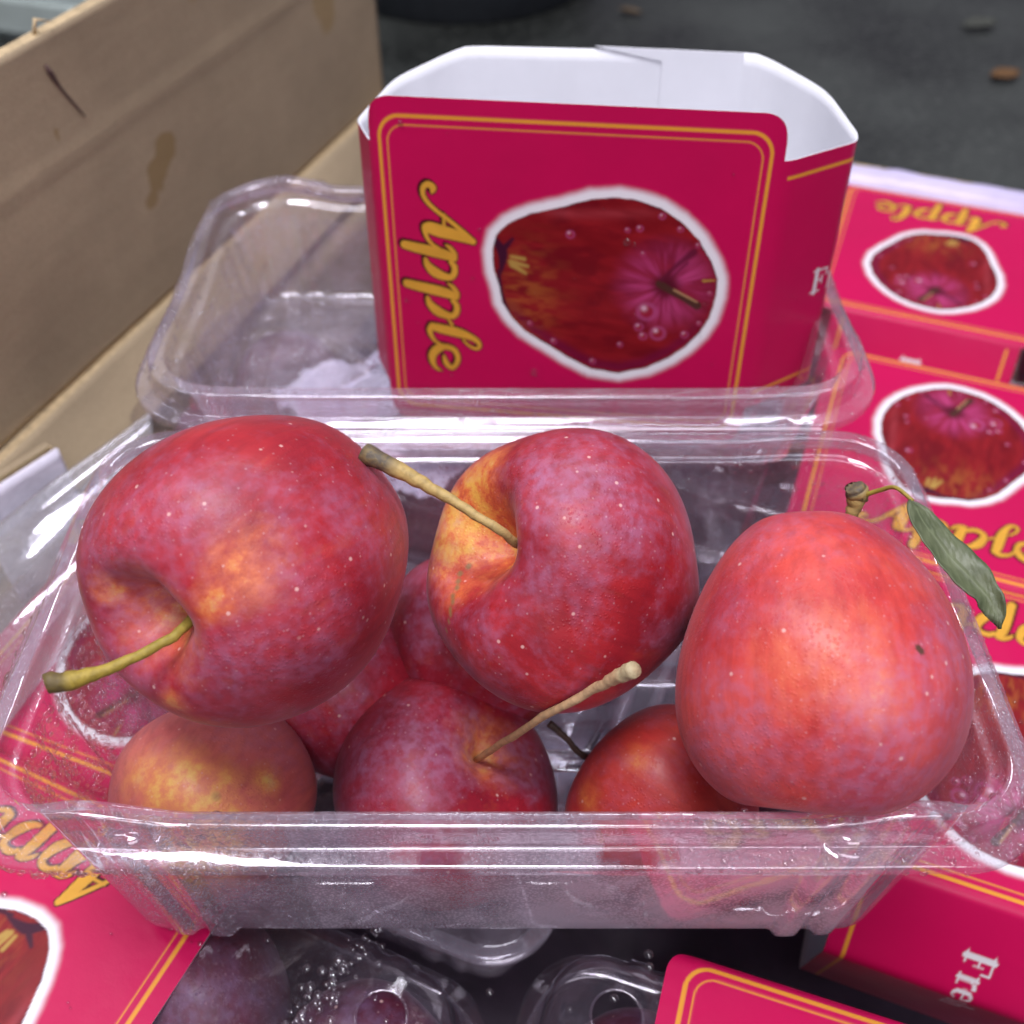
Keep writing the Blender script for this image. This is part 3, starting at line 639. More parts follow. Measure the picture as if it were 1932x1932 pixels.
def sleeve(root, frame, poly, radii, n_panel=(0, 1), step=.033, ramps=None, tx=2.25):
    """frame(b, d, a, off) -> 3D; poly corner 0->1 is the picture panel, going round"""
    q, s = loop_path(poly, radii)
    L = s[-1]
    # arc-length stations of the polygon corners, so prints stay registered
    corners = [0.]
    for i in range(1, len(poly)):
        k = np.argmin(np.hypot(*(q-poly[i]).T)); corners.append(s[k])
    i1 = 1; i2, i3 = None, None
    back0, back1 = n_panel
    sc = [0, corners[1], corners[back0], corners[back1], L]
    def fine(a, b, h): return np.linspace(a, b, max(2, int(math.ceil((b-a)/h)))+1)[:-1]
    eps = .012
    base = np.concatenate([fine(sc[0], sc[1], step), fine(sc[1], sc[2], step*1.6), fine(sc[2], sc[3], .2), fine(sc[3], sc[4], .12)])
    def trans(x0, sgn): return [x0+sgn*(.8*(1-math.cos(w))) for w in np.linspace(0, math.pi/2, 9)]
    extra = []
    tabs = [(sc[0], -1), (sc[1], 1), (sc[2], -1), (sc[3], 1)]
    RT = .75; EXT = .15
    for x0, sg in tabs:      # the tab reaches EXT past the fold, with a round shoulder before it
        e0 = x0+sg*EXT
        extra += [(e0-sg*RT*(1-math.cos(w))) % L for w in np.linspace(0, math.pi/2, 10)]+[(e0+sg*eps) % L, (e0+sg*.06) % L, (e0+sg*.2) % L]
    ss = np.unique(np.round(np.concatenate([base, extra]) % L, 4))
    def amax(x):
        # half-width reduction: 0 on panels, 1.3 on sides
        out = np.full(len(x), 1.3)
        for lo, hi in ((sc[0]-EXT, sc[1]+EXT), (sc[2]-EXT, sc[3]+EXT)):
            for sh in (0, L, -L):
                inn = (x+sh >= lo-1e-6) & (x+sh <= hi+1e-6); xx = x[inn]+sh
                e = np.minimum(xx-lo, hi-xx); r = np.where(e < RT, RT-np.sqrt(np.maximum(0, RT**2-(RT-np.maximum(e, 0))**2)), 0)
                r = r+.12*np.exp(-np.maximum(e, 0)/.05)
                out[inn] = r
        return out
    if ramps: tabs = tabs[:2]
    am = amax(ss)
    if ramps:                # one-piece rear: the cut edge climbs from the side creases to the back panel
        xs_ = [sc[1]+EXT+.01]+[corners[i] for i, _ in ramps]+[L-EXT-.01]; ys_ = [1.3]+[h for _, h in ramps]+[1.3]
        o_ = (ss > sc[1]+EXT+.005) & (ss < L-EXT-.005); am[o_] = np.interp(ss[o_], xs_, ys_)
    nv = int(PH/step); vv = np.linspace(0, 1, nv)
    A = -am[:, None]-(PH-2*am[:, None])*vv[None, :]
    qb = np.interp(ss, s, q[:, 0]); qd = np.interp(ss, s, q[:, 1])
    e = 1e-2; tb = np.interp((ss+e) % L, s, q[:, 0])-np.interp((ss-e) % L, s, q[:, 0]); td = np.interp((ss+e) % L, s, q[:, 1])-np.interp((ss-e) % L, s, q[:, 1])
    ln = np.hypot(tb, td); nb, ndp = td/ln, -tb/ln         # outward for this winding
    S2 = np.broadcast_to(ss[:, None], A.shape)
    sp = np.where(S2 > L-2, S2-L, S2)*(PW/sc[1])
    sp = np.where((S2 > sc[1]) & (S2 <= L-2), PW+(S2-sc[1]), sp)
    C = ink(sp.ravel(), A.ravel(), sc[2]-sc[1], tx)
    B2, D2 = np.broadcast_to(qb[:, None], A.shape), np.broadcast_to(qd[:, None], A.shape)
    NB, ND = np.broadcast_to(nb[:, None], A.shape), np.broadcast_to(ndp[:, None], A.shape)
    Vo = frame(B2.ravel(), D2.ravel(), A.ravel()); Vi = frame((B2-.045*NB).ravel(), (D2-.045*ND).ravel(), A.ravel())
    F = grid_faces(len(ss), nv, True)
    outer = mk('printed_face', Vo, F, M_PRINT, root, colors={'ink': C})
    # white inner face, thinned out, plus the cut edges
    keep = np.unique(np.r_[np.arange(0, nv, 12), nv-1]); Vi2 = Vi.reshape(len(ss), nv, 3)[:, keep].reshape(-1, 3)
    k = len(keep); Fi = grid_faces(len(ss), k, True)[:, ::-1]
    Vo3 = Vo.reshape(len(ss), nv, 3); E0, E1 = Vo3[:, 0], Vo3[:, -1]; n0 = len(Vi2); m = len(ss)
    i = np.arange(m); i2_ = (i+1) % m
    r0 = np.stack([n0+i, i*k, i2_*k, n0+i2_], -1); r1 = np.stack([n0+m+i, n0+m+i2_, i2_*k+k-1, i*k+k-1], -1)
    inner = mk('inner_face', np.vstack([Vi2, E0, E1]), np.vstack([Fi, r0, r1]), M_WHITE, root)
    return outer, inner

# standing sleeve: band axis leans back 8 degrees
TL = R_(8); AX = np.array([0, math.sin(TL), math.cos(TL)]); DN = np.array([0, math.cos(TL), -math.sin(TL)]); PT = np.array([0, 26.4, 13.95])
STB = PT-AX*10.4+np.array([2.5, 3, 0])
stand = thing('printed_sleeve', 'red printed card sleeve standing upright on end in the open lid', 'sleeve', STB, 0, 'printed card sleeves')
def fr_st(b, d, a): return (PT+b[:, None]*RIGHT+d[:, None]*DN+a[:, None]*AX)-STB
polyS = np.array([(-4.0, 1.34), (7.24, -.39), (9.95, 1.55), (9.35, 3.9), (7.6, 5.7), (-1.5, 6.55), (-3.6, 5.2), (-4.6, 3.2)])
sleeve(stand, fr_st, polyS, [.6, 1.7, .7, 2.5, 2.6, 2.6, 2.0, .5], (4, 5), ramps=[(2, 1.3), (3, .6), (4, 0.), (5, 0.), (6, .6), (7, 1.25)])
# a pasted overlap seam inside the back panel
bdir = (polyS[4]-polyS[5])/np.linalg.norm(polyS[4]-polyS[5])
def seam_pt(t, a, off=.06):
    p = polyS[5]+bdir*(t+.2); n_ = np.array([bdir[1], -bdir[0]]); p = p+n_*off
    return (PT+p[0]*RIGHT+p[1]*DN+a*AX)-STB
sv = [seam_pt(t, a, o) for o in (.05, .10) for (t, a) in ((3.9, .10), (8.6, -.0), (8.6, -9.8), (6.0, -9.8), (6.0, -.30))]
sf = [[5, 6, 7, 8, 9], [4, 3, 2, 1, 0]]+[[k, (k+1) % 5, (k+1) % 5+5, k+5] for k in range(5)]
mk('glue_flap', sv, sf, M_WHITE, stand, smooth=False)

# sleeve round a closed punnet: local frame x = long axis, y = across
polyC = np.array([(-PW/2, 0.0), (PW/2, 0.0), (PW/2+1.6, 2.6), (PW/2+.4, 7.1), (-PW/2-.12, 7.1)])
def fr_c(b, d, a): return np.column_stack([-(a+PH/2), b, -d+.05])
_sl = []
def lying_sleeve(cx, cyy, rz, label, z=-.06):
    t = thing('printed_sleeve', label, 'sleeve', (cx, cyy, z), rz, 'printed card sleeves')
    if not _sl: _sl.extend(sleeve(t, fr_c, polyC, [.45, .45, .6, .5, .5], (3, 4), step=.04, ramps=[(2, 1.3), (3, 1.3), (4, 1.3)], tx=1.5))
    else:
        for pr in _sl: c = pr.copy(); COL.objects.link(c); c.parent = t
    return t

def place(l, w): p = lw(l, w, 0); return p[0], p[1]
SHIFT = {'A': 2.0, 'F': 1.0, 'B': -2.0}
FSL = place(-17.0, 15.2)
PUN = {'A': (*place(-16.2, 3.5), YAW-R_(3)+math.pi), 'C': (*place(8.0, 20.5), YAW+math.pi), 'D': (*place(5.3, 31.7), YAW), 'E': (*place(3.6, 46.0), YAW+math.pi),
       'F': (*place(-14.6, 15.2), YAW+math.pi), 'G': (*place(-15.3, 27.6), YAW), 'B': (7.2, 3.05, R_(-18)+math.pi)}
PL = {'A': 'closed punnet of dark plums at the lower left, end showing beneath the open punnet',
      'B': 'closed punnet at the bottom edge with a round vent hole in its bare end',
      'C': 'closed punnet under the right end of the open punnet',
      'D': 'closed punnet on the right, beside the open lid',
      'E': 'closed punnet farthest back on the right by the lilac liner',
      'F': 'fogged closed punnet sticking out left of the heaped open punnet',
      'G': 'closed punnet without a sleeve lying under the open lid'}
SL = {'A': 'red printed card sleeve at the lower left with part of an apple picture',
      'B': 'red printed card sleeve at the bottom edge with a rounded tab corner',
      'C': 'red printed card sleeve at the lower right reading Fres down its side',
      'D': 'red printed card sleeve right of the heap, behind the hanging green leaf',
      'E': 'red printed card sleeve farthest back on the right, seen upside down',
      'F': 'red printed card sleeve mostly hidden under the left half of the open punnet'}
for k, (x, y, rz) in list(PUN.items()):
    d_ = SHIFT.get(k, 0); sg = -1 if k == 'B' else 1; r0 = YAW if k != 'B' else R_(-18)
    d_ = abs(d_)
    sx_, sy_ = (FSL if k == 'F' else (x, y))
    if k in SL: lying_sleeve(sx_, sy_, rz, SL[k])
    x, y = x+d_*math.cos(r0), y+d_*math.sin(r0); PUN[k] = (x, y, rz)
    closed_punnet(x, y, rz, PL[k], foggy=.3 if k == 'F' else None)

# hazy loose sheet over the punnet left of the heap
ca, cb_, cc_, cd_ = onz(-40, 1035, .5), onz(285, 782, .5), onz(300, 980, .4), onz(-60, 1470, .4)
U, V = np.meshgrid(np.linspace(0, 1, 40), np.linspace(0, 1, 40), indexing='ij')
P = (ca*((1-U)*(1-V))[..., None]+cb_*(U*(1-V))[..., None]+cc_*(U*V)[..., None]+cd_*((1-U)*V)[..., None])
P[..., 2] += .10*np.sin(U*5+V*3)+.25*np.exp(-(V/.05)**2)+.06*np.sin(V*14)
hs = P.reshape(-1, 3)
hz_ = mk('plastic_sheet', hs, grid_faces(40, 40), plastic('cloudy_plastic', (.66, .66, .68)), None, lw(-21, 15, .3), attrs={'fog': np.clip(.36+.25*sstep(.35, 0, V).ravel(), 0, 1)})
hz_.modifiers.new('t', 'SOLIDIFY').thickness = .0003
tag(hz_, 'cloudy clear plastic sheet over the punnet at the left edge', 'plastic sheet')

# ------------------------------------------------------------------ crab apples
def fruit(R, e=.95, taper=.12, cav=(.40, .30, 1.5), basin=(.10, .25), lobes=.018, cleft=None, seed=0, n=(150, 110), lean=.05, full=1.0):
    nu, nv = n
    ph = np.linspace(0, 2*math.pi, nu, endpoint=False)
    th = math.pi*(np.linspace(.0006, 1-.0006, nv)); th = th-.18*np.sin(2*th)*.5   # more rings by the poles
    PH_, TH = np.meshgrid(ph, th, indexing='ij')
    x = np.sin(TH); z = np.cos(TH); low = (1-z)/2
    x = np.where(z < 0, x**full, x)
    wid = x*(1-taper*low**1.4+.05*np.sin(TH*2)); h = z*e
    d, w, pw = cav
    depth = d*np.ones_like(PH_)
    if cleft:
        c0, cw, cd = cleft; dphi = (PH_-c0+math.pi) % (2*math.pi)-math.pi
        g = np.exp(-(dphi/cw)**2)*sstep(.95, .15, low)
        wid = wid*(1-cd*g*sstep(0.05, .35, x)); depth = depth+.5*cd*g
    h = h-np.where(z > 0, depth*np.exp(-np.abs(wid/w)**pw), 0)
    h = h+np.where(z < 0, basin[0]*np.exp(-(wid/basin[1])**2), 0)
    rs = np.random.default_rng(seed); p = rs.random(8)*6.28
    wid = wid*(1+lobes*np.cos(5*PH_+p[0])*(.4+.6*np.abs(z))+.030*np.cos(2*PH_+p[1])+.022*np.cos(3*PH_+p[2]+2*z)+.012*np.cos(4*PH_+p[3]-3*z))
    h = h*(1+.035*np.cos(PH_+p[4])*x)+.03*np.cos(2*PH_+p[5])*x*z
    X = wid*np.cos(PH_)+lean*h*h*math.cos(p[6]); Y = wid*np.sin(PH_)+lean*h*h*math.sin(p[6])
    V = np.stack([X, Y, h], -1)*R
    return V.reshape(-1, 3), grid_faces(nu, nv, True), (nu, nv)
def basis(axis, roll):
    z = np.asarray(axis)/np.linalg.norm(axis); h = np.array([0, 0, 1.]) if abs(z[2]) < .9 else np.array([1., 0, 0])
    x = np.cross(h, z); x /= np.linalg.norm(x); y = np.cross(z, x)
    return np.stack([x*math.cos(roll)+y*math.sin(roll), -x*math.sin(roll)+y*math.cos(roll), z], 1)
M_STEM_G = None
def stem_mat(name, c0, c1, tip):
    t = NT(name); a = t.n('Attribute', attribute_name='along'); co = t.n('TexCoord')
    n = t.n('TexNoise', i_Vector=(co, 3), i_Scale=700, i_Detail=4)
    c = t.ramp(a.outputs[2], (0, c0), (.62, c1), (.80, c1), (.88, tip))
    c2 = t.mix(t.ramp(n, (.42, 0), (.7, .6)), (c.outputs[0]), tuple(x*.5 for x in c1))
    b = t.n('Bump', i_Height=n, i_Strength=.5, i_Distance=.0006)
    p = t.n('BsdfPrincipled', i_Roughness=.6); t.t.links.new(t.col(c2), p.inputs['Base Color']); t.t.links.new(b.outputs[0], p.inputs['Normal'])
    return t.surf(p)
ST_GREEN = stem_mat('stem_green', (.34, .27, .05), (.40, .29, .04), (.12, .085, .03))
ST_TAN = stem_mat('stem_tan', (.44, .29, .12), (.50, .35, .12), (.10, .08, .055))
ST_PINK = stem_mat('stem_pink', (.52, .30, .14), (.54, .36, .20), (.46, .38, .22))
def apple(name, label, ctr, R, axis, roll, mat, stem=None, patches=(), blooms=(), russets=(), sq=(1, 1, 1), **kw):
    V, F, n = fruit(R, **kw); B = basis(axis, roll); V = V*np.asarray(sq)
    loc = np.asarray(ctr); Wd = V@B.T+loc
    def blob(lst):
        m = np.zeros(len(V))
        for (u, v, r, k) in lst:          # patch centred on the skin point seen towards u,v
            d = FWD+RIGHT*(u-966)/1932+DOWN*(v-966)/1932; d /= np.linalg.norm(d)
            rel = Wd-np.array([0, 0, CAM_H]); dep = rel@d; off = np.linalg.norm(rel-dep[:, None]*d, axis=1)
            hit = np.argmin(off+np.where(dep < np.percentile(dep, 50), 0, 50)); p = Wd[hit]
            m = np.maximum(m, k*np.exp(-(np.linalg.norm(Wd-p, axis=1)/r)**2))
        return m
    top = np.exp(-(np.hypot(V[:, 0], V[:, 1])/(.30*R))**2)*(V[:, 2] > 0)
    gr = np.maximum(blob(patches), top*.75)
    rsv = blob(russets)
    root = thing(name, label, 'apple', loc, 0, 'crab apples in the open punnet')
    body = mk('flesh', V@B.T, F, mat, root, attrs={'ground': gr, 'bloom': blob(blooms), 'russet': rsv})
    # orient texture space with the fruit: bake rotation into the object instead of the mesh
    me = body.data; co_ = np.empty(len(me.vertices)*3, np.float32); me.vertices.foreach_get('co', co_)
    co_ = (co_.reshape(-1, 3)@B).astype(np.float32); me.vertices.foreach_set('co', co_.ravel()); me.update()
    body.rotation_euler = Matrix(B.tolist()).to_euler()
    if stem:
        pts, rad, sm = stem
        c0 = B@np.array([0, 0, V[np.argmin(np.hypot(V[:, 0], V[:, 1])+np.where(V[:, 2] > 0, 0, 99)), 2]-.15])
        sp = spline([c0]+[np.asarray(p)-loc for p in pts], 26); r = np.interp(np.linspace(0, 1, 26), np.linspace(0, 1, len(rad)), rad)
        r = r*(1+.05*np.sin(np.arange(26)*1.9)+.05*(np.random.default_rng(int(R*100)).random(26)-.5)); sp = sp+(np.random.default_rng(int(R*77)).random((26, 3))-.5)*.035
        tv, tf = tube(sp, r, 12); al = np.repeat(np.linspace(0, 1, 26), 12)
        mk('stem', tv, tf, sm, root, attrs={'along': al})
    return root

mA = apple_mat('apple_skin_crimson', (.29, .008, .018), (.50, .022, .026), seed=1, bloom=.46)
mB = apple_mat('apple_skin_bloomed', (.26, .006, .014), (.48, .020, .024), seed=5, bloom=.62)
mC = apple_mat('apple_skin_scarlet', (.48, .028, .034), (.68, .070, .048), seed=9, bloom=.46, orange=(.70, .14, .07), scar=(.07, .04, .02))
mD = apple_mat('apple_skin_yellow', (.52, .095, .095), (.66, .17, .13), seed=13, bloom=.45, yellow=(.76, .48, .11), orange=(.70, .25, .09))
mE = apple_mat('apple_skin_dark', (.27, .008, .022), (.44, .014, .030), seed=17, bloom=.66)
mF = apple_mat('apple_skin_orange', (.42, .016, .022), (.60, .05, .030), seed=23, bloom=.45)

AP = {}
zL = 22.6; c = at(494, 1048, zL)
apple('crab_apple', 'large crimson crab apple on the left, its yellow-green stem pointing at the viewer', c, 3.45, camdir(-.42, .36, -.83), .4, mA,
      ([at(350, 1182, 20.0), at(290, 1222, 19.6), at(205, 1262, 19.3), at(140, 1283, 19.2), at(88, 1290, 19.1)], [.11, .105, .10, .105, .13, .19, .20], ST_GREEN),
      patches=[(445, 1080, .75, .62), (405, 1130, .45, .85), (215, 1110, .45, .7), (330, 1330, .4, .6), (500, 1030, .6, .4)], blooms=[(260, 1120, 1.1, 1), (430, 1260, 1.3, 1), (340, 960, .9, .9), (600, 1250, 1.5, .6), (250, 1230, 1.0, .9)],
      e=1.14, taper=.12, cav=(.66, .23, 1.6), seed=3, lobes=.03, cleft=(2.2, .5, .10))
zM = 24.0; c = at(1076, 1074, zM)
apple('crab_apple', 'deep red bloomed crab apple at the centre back, long stem pointing up left', c, 3.26, camdir(-.77, -.30, -.56), 2.4, mB,
      ([at(950, 1006, 21.4), at(860, 948, 21.6), at(775, 900, 21.8), at(686, 852, 22.0)], [.105, .10, .10, .11, .14, .19, .22], ST_TAN),
      patches=[(870, 960, 1.3, 1.1), (850, 1020, 1.0, 1.1), (900, 900, .9, .8), (870, 1100, .7, .45)], blooms=[(1010, 930, 1.1, 1), (1200, 960, 1.3, .9), (1060, 1090, 1.1, .8), (1000, 1230, 1.2, .5)],
      russets=[(880-38*(q/9)**.6, 1070+13*q, .09, 1.0-.03*q) for q in range(10)],
      e=1.02, taper=.08, cav=(.56, .34, 1.7), seed=8, lobes=.03, cleft=(4.3, .45, .12))
zR = 21.5; c = at(1550, 1254, zR)
apple('crab_apple', 'bright scarlet crab apple on the right, tapering upward, small dark scar near its right edge', c, 3.18, camdir(-.06, .97, -.20), 1.0, mC,
      None, patches=[(1560, 1240, 1.3, .50), (1640, 1290, .9, .45)], blooms=[(1720, 1400, 1.5, 1), (1400, 1420, 1.3, .9), (1800, 1250, 1.0, .8), (1650, 1480, 1.2, .9), (1480, 1000, .9, .6)],
      russets=[(1735, 1228, .10, 1.3)], e=1.06, taper=.12, full=.96, cav=(.34, .30, 2.0), seed=21, lobes=.02)
z4 = 25.6; c = at(392, 1514, z4)
apple('crab_apple', 'yellow-streaked rosy crab apple at the front left, under the large crimson one', c, 2.58, camdir(.15, -.1, .95), .7, mD, None,
      patches=[(330, 1490, 1.0, .8), (400, 1510, .9, .75), (260, 1460, .7, .6), (500, 1470, .4, .8), (370, 1620, 1.6, .9)], blooms=[(560, 1440, .9, .9), (440, 1380, .8, .4)], russets=[(412, 1502, .16, .55)],
      e=.93, taper=.05, cav=(.4, .3, 1.5), basin=(.08, .2), seed=30)
z5 = 27.2; c = at(834, 1492, z5)
apple('crab_apple', 'crimson crab apple at the front centre, pinkish straight stem slanting up right', c, 3.2, camdir(.55, -.62, -.56), 5.2, mE,
      ([at(1010, 1362, 22.6), at(1110, 1306, 21.4), at(1160, 1280, 20.8), at(1196, 1262, 20.4)], [.085, .09, .09, .10, .12, .16, .18], ST_PINK),
      patches=[(915, 1385, .5, .7), (990, 1440, .7, .25)], blooms=[(800, 1440, 1.1, 1), (1000, 1440, 1.0, .8), (690, 1480, 1.1, .7), (880, 1360, .8, .8)],
      e=.84, taper=.08, cav=(.30, .28, 1.3), seed=41, lobes=.02)
z6 = 26.2; c = at(1256, 1520, z6)
apple('crab_apple', 'orange-red crab apple low at the front, half hidden by the scarlet one', c, 2.56, camdir(-.75, -.45, .45), 3.3, mF,
      ([at(1098, 1424, 26.3), at(1070, 1394, 26.3), at(1036, 1364, 26.3)], [.10, .09, .08, .08, .10], stem_mat('stem_dark', (.06, .03, .02), (.07, .035, .02), (.05, .03, .02))),
      patches=[(1200, 1430, .5, .5), (1110, 1500, .5, .5)], blooms=[(1290, 1480, .8, .4)], e=.95, taper=.08, cav=(.40, .30, 1.5), seed=52)
c = at(895, 1205, 28.8)
apple('crab_apple', 'shaded dark red crab apple low between the crimson and the centre ones', c, 2.75, camdir(.3, .2, .9), .3, mE, None, blooms=[(800, 1200, .8, .5)], e=.95, seed=60)
c = at(1520, 1150, 27.0)
rt = apple('crab_apple', 'crab apple behind the scarlet one, carrying a woody stem with a curled leaf', c, 2.45, camdir(.45, -.86, -.1), 1.3, mB,
      ([at(1592, 1000, 25.0), at(1612, 955, 24.6), at(1617, 932, 24.5), at(1612, 918, 24.4)], [.11, .12, .14, .19, .26, .28, .22], ST_TAN), blooms=[(1370, 1060, 1.0, .8)], e=.95, seed=66)
c = at(640, 1290, 28.2)
apple('crab_apple', 'shaded dark crab apple deep under the large crimson one', c, 2.5, camdir(.2, .3, .9), 2.0, mE, None, blooms=[(650, 1250, .8, .6)], e=.95, seed=71)

# leaf on the woody stem
stm = [o for o in rt.children if o.name.startswith('stem')][0]; rl = np.array(rt.location)/S
pet = spline([at(1618, 938, 24.5), at(1660, 925, 24.0), at(1690, 920, 23.6), at(1722, 945, 23.2)], 14)-rl
tv, tf = tube(pet, np.linspace(.06, .045, 14), 8)
mk('leaf_stalk', tv, tf, ST_GREEN, stm, attrs={'along': np.full(len(tv), .3)})
mid = spline([at(1716, 945, 23.2), at(1752, 1000, 22.9), at(1800, 1060, 22.6), at(1848, 1110, 22.4), at(1876, 1150, 22.3), at(1886, 1186, 22.3)], 34)
tan = np.gradient(mid, axis=0); tan /= np.linalg.norm(tan, axis=1)[:, None]
tt = np.linspace(0, 1, 34); hw = .48*np.sin(np.pi*tt**.75)**.8*(1-.2*tt)*(1+.06*np.sin(tt*17)+.03*np.sin(tt*37))+.02; nw = 13
Vl = []
for i in range(34):
    side = np.cross(tan[i], -FWD); side /= np.linalg.norm(side); nr = np.cross(side, tan[i])
    tw = .45-.5*tt[i]-2.2*max(0, tt[i]-.66); s2 = side*math.cos(tw)+nr*math.sin(tw); n2_ = np.cross(s2, tan[i])
    for q in np.linspace(-1, 1, nw):
        curl = (.30 if q > 0 else .12)*abs(q)**1.6*hw[i]*(1+1.0*tt[i]) + .015*math.sin(i*.9+q*2)+.05*math.sin(q*4+i*.25)*abs(q)
        rip = 1+.03*math.sin(i*1.7)*(q > 0)
        Vl.append(mid[i]+s2*q*hw[i]*rip+n2_*curl)
tl_ = NT('leaf_green'); cl = tl_.n('Attribute', attribute_name='across'); co = tl_.n('TexCoord')
nn = tl_.n('TexNoise', i_Vector=(co, 3), i_Scale=220, i_Detail=4); wv = tl_.n('Attribute', attribute_name='vein')
cc = tl_.mix(tl_.ramp(nn, (.3, 0), (.7, 1)), (.070, .088, .042), (.13, .152, .080)); cc = tl_.mix(tl_.ramp(wv.outputs[2], (.5, 0), (1, .6)), cc, (.17, .20, .11))
bb = tl_.n('Bump', i_Height=(wv, 2), i_Strength=.25, i_Distance=.0006)
pp = tl_.n('BsdfPrincipled', i_Roughness=.45); tl_.t.links.new(tl_.col(cc), pp.inputs['Base Color']); tl_.t.links.new(bb.outputs[0], pp.inputs['Normal'])
M_LEAF = tl_.surf(pp)
qq = np.tile(np.linspace(-1, 1, nw), 34); ti = np.repeat(tt, nw)
vein = np.maximum(np.exp(-(qq/.09)**2), .8*np.exp(-(((ti*13-np.abs(qq)*1.6) % 1-.5)/.13)**2))
lf = mk('leaf', np.array(Vl)-rl, grid_faces(34, nw), M_LEAF, stm, attrs={'vein': vein, 'across': qq})
ms = lf.modifiers.new('t', 'SOLIDIFY'); ms.thickness = .0003

# ------------------------------------------------------------------ dark plums seen through the bare ends of the closed punnets
mP = apple_mat('plum_skin', (.055, .010, .025), (.12, .014, .03), orange=(.16, .018, .03), yellow=(.2, .05, .03), bloom=.75, seed=33, bloomcol=(.20, .13, .25))
pv, pf, _ = fruit(2.35, e=1.0, taper=.06, cav=(.22, .25, 1.5), seed=5, n=(48, 34), cleft=(1, .3, .06))
plum_mesh = mk('dark_plum', pv, pf, mP, None, attrs={'ground': np.zeros(len(pv)), 'bloom': np.zeros(len(pv)), 'russet': np.zeros(len(pv))})
first = [plum_mesh]
def plum(k, lx, ly, lz, label, sc=1.0):
    x, y, rz = PUN[k]; co_, si = math.cos(rz), math.sin(rz)
    o = first.pop() if first else plum_mesh.copy()
    if o.name not in COL.objects: COL.objects.link(o)
    o.location = ((x+co_*lx-si*ly)*S, (y+si*lx+co_*ly)*S, (lz-.06)*S); o.rotation_euler = (random.uniform(0, 6), random.uniform(0, 6), random.uniform(0, 6)); o.scale = (sc, sc*random.uniform(.92, 1.05), sc)
    tag(o, label, 'plum', 'dark plums inside the closed punnets')
for lx, ly, lb in ((-7.9, -2.6, 'dark purple plum beside the ribbed lid end at the bottom edge'), (-7.8, 2.5, 'dark plum under the clear lid, nearest the bottom edge of the picture'), (-3.0, -2.6, 'dark plum half under the edge of the lower left sleeve'), (-2.9, 2.4, 'dark plum below the lower left sleeve, at the very bottom')): plum('A', lx, ly, -2.45, lb, 1.06)
for lx, ly, lb in ((7.4, -2.45, 'dark plum right below the round vent hole'), (7.2, 2.35, 'dark plum nearer the viewer under the vent-hole lid'), (2.9, -2.4, 'dark plum under the tab of the bottom sleeve')): plum('B', lx, ly, -2.7, lb)
for lx, ly, lb in ((7.0, 2.45, 'dark plum in the gap below the front right of the open punnet'), (6.7, -2.4, 'dark plum under the middle of the open punnet floor')): plum('C', lx, ly, -2.9, lb)
for lx, ly, lb in ((-7, 2.4, 'dark plum seen through the open lid, farthest left'), (-7, -2.4, 'dark plum under the lid corner nearest the hinge, left'), (-2.4, 2.4, 'dark plum under the lid just left of the standing sleeve'), (-2.4, -2.4, 'dark plum under the lid by the hinge, beside the sleeve foot')): plum('G', lx, ly, -2.9, lb)
plum('E', -7, 2.4, -2.9, 'dark plum at the bare right end of the farthest punnet')
plum('D', -7, 2.4, -2.9, 'dark plum in the punnet end behind the right part of the lid')

# crumpled tissue seen through the lid
def tissue(cx, cyc, sx, sy, rz, label, seed):
    n = 40; U, V = np.meshgrid(np.linspace(-1, 1, n), np.linspace(-1, 1, n), indexing='ij')
    edge = 1+.16*(fnoise(U*2+5, V*2+5, seed)-.5)*2
    X, Y = U*sx*edge, V*sy*edge; Z = 1.5*fnoise(U*2.2+3, V*2.2+3, seed+3, 3)+.5*np.abs(fnoise(U*6, V*6, seed+9, 2)-.5)
    Z = Z-Z.min()
    o = mk('tissue_paper', np.stack([X, Y, Z*.9], -1).reshape(-1, 3), grid_faces(n, n), M_TISSUE); o.location = (cx*S, cyc*S, .10*S); o.rotation_euler[2] = rz
    o.modifiers.new('t', 'SOLIDIFY').thickness = .0002
    tag(o, label, 'paper')
tissue(-6.2, 30.8, 2.4, 2.0, .5, 'larger crumpled lilac tissue under the clear lid, left of the standing sleeve', 14)
tissue(-3.3, 27.3, 1.5, 1.6, 1.1, 'small crumpled lilac tissue under the clear lid beside the sleeve foot', 25)

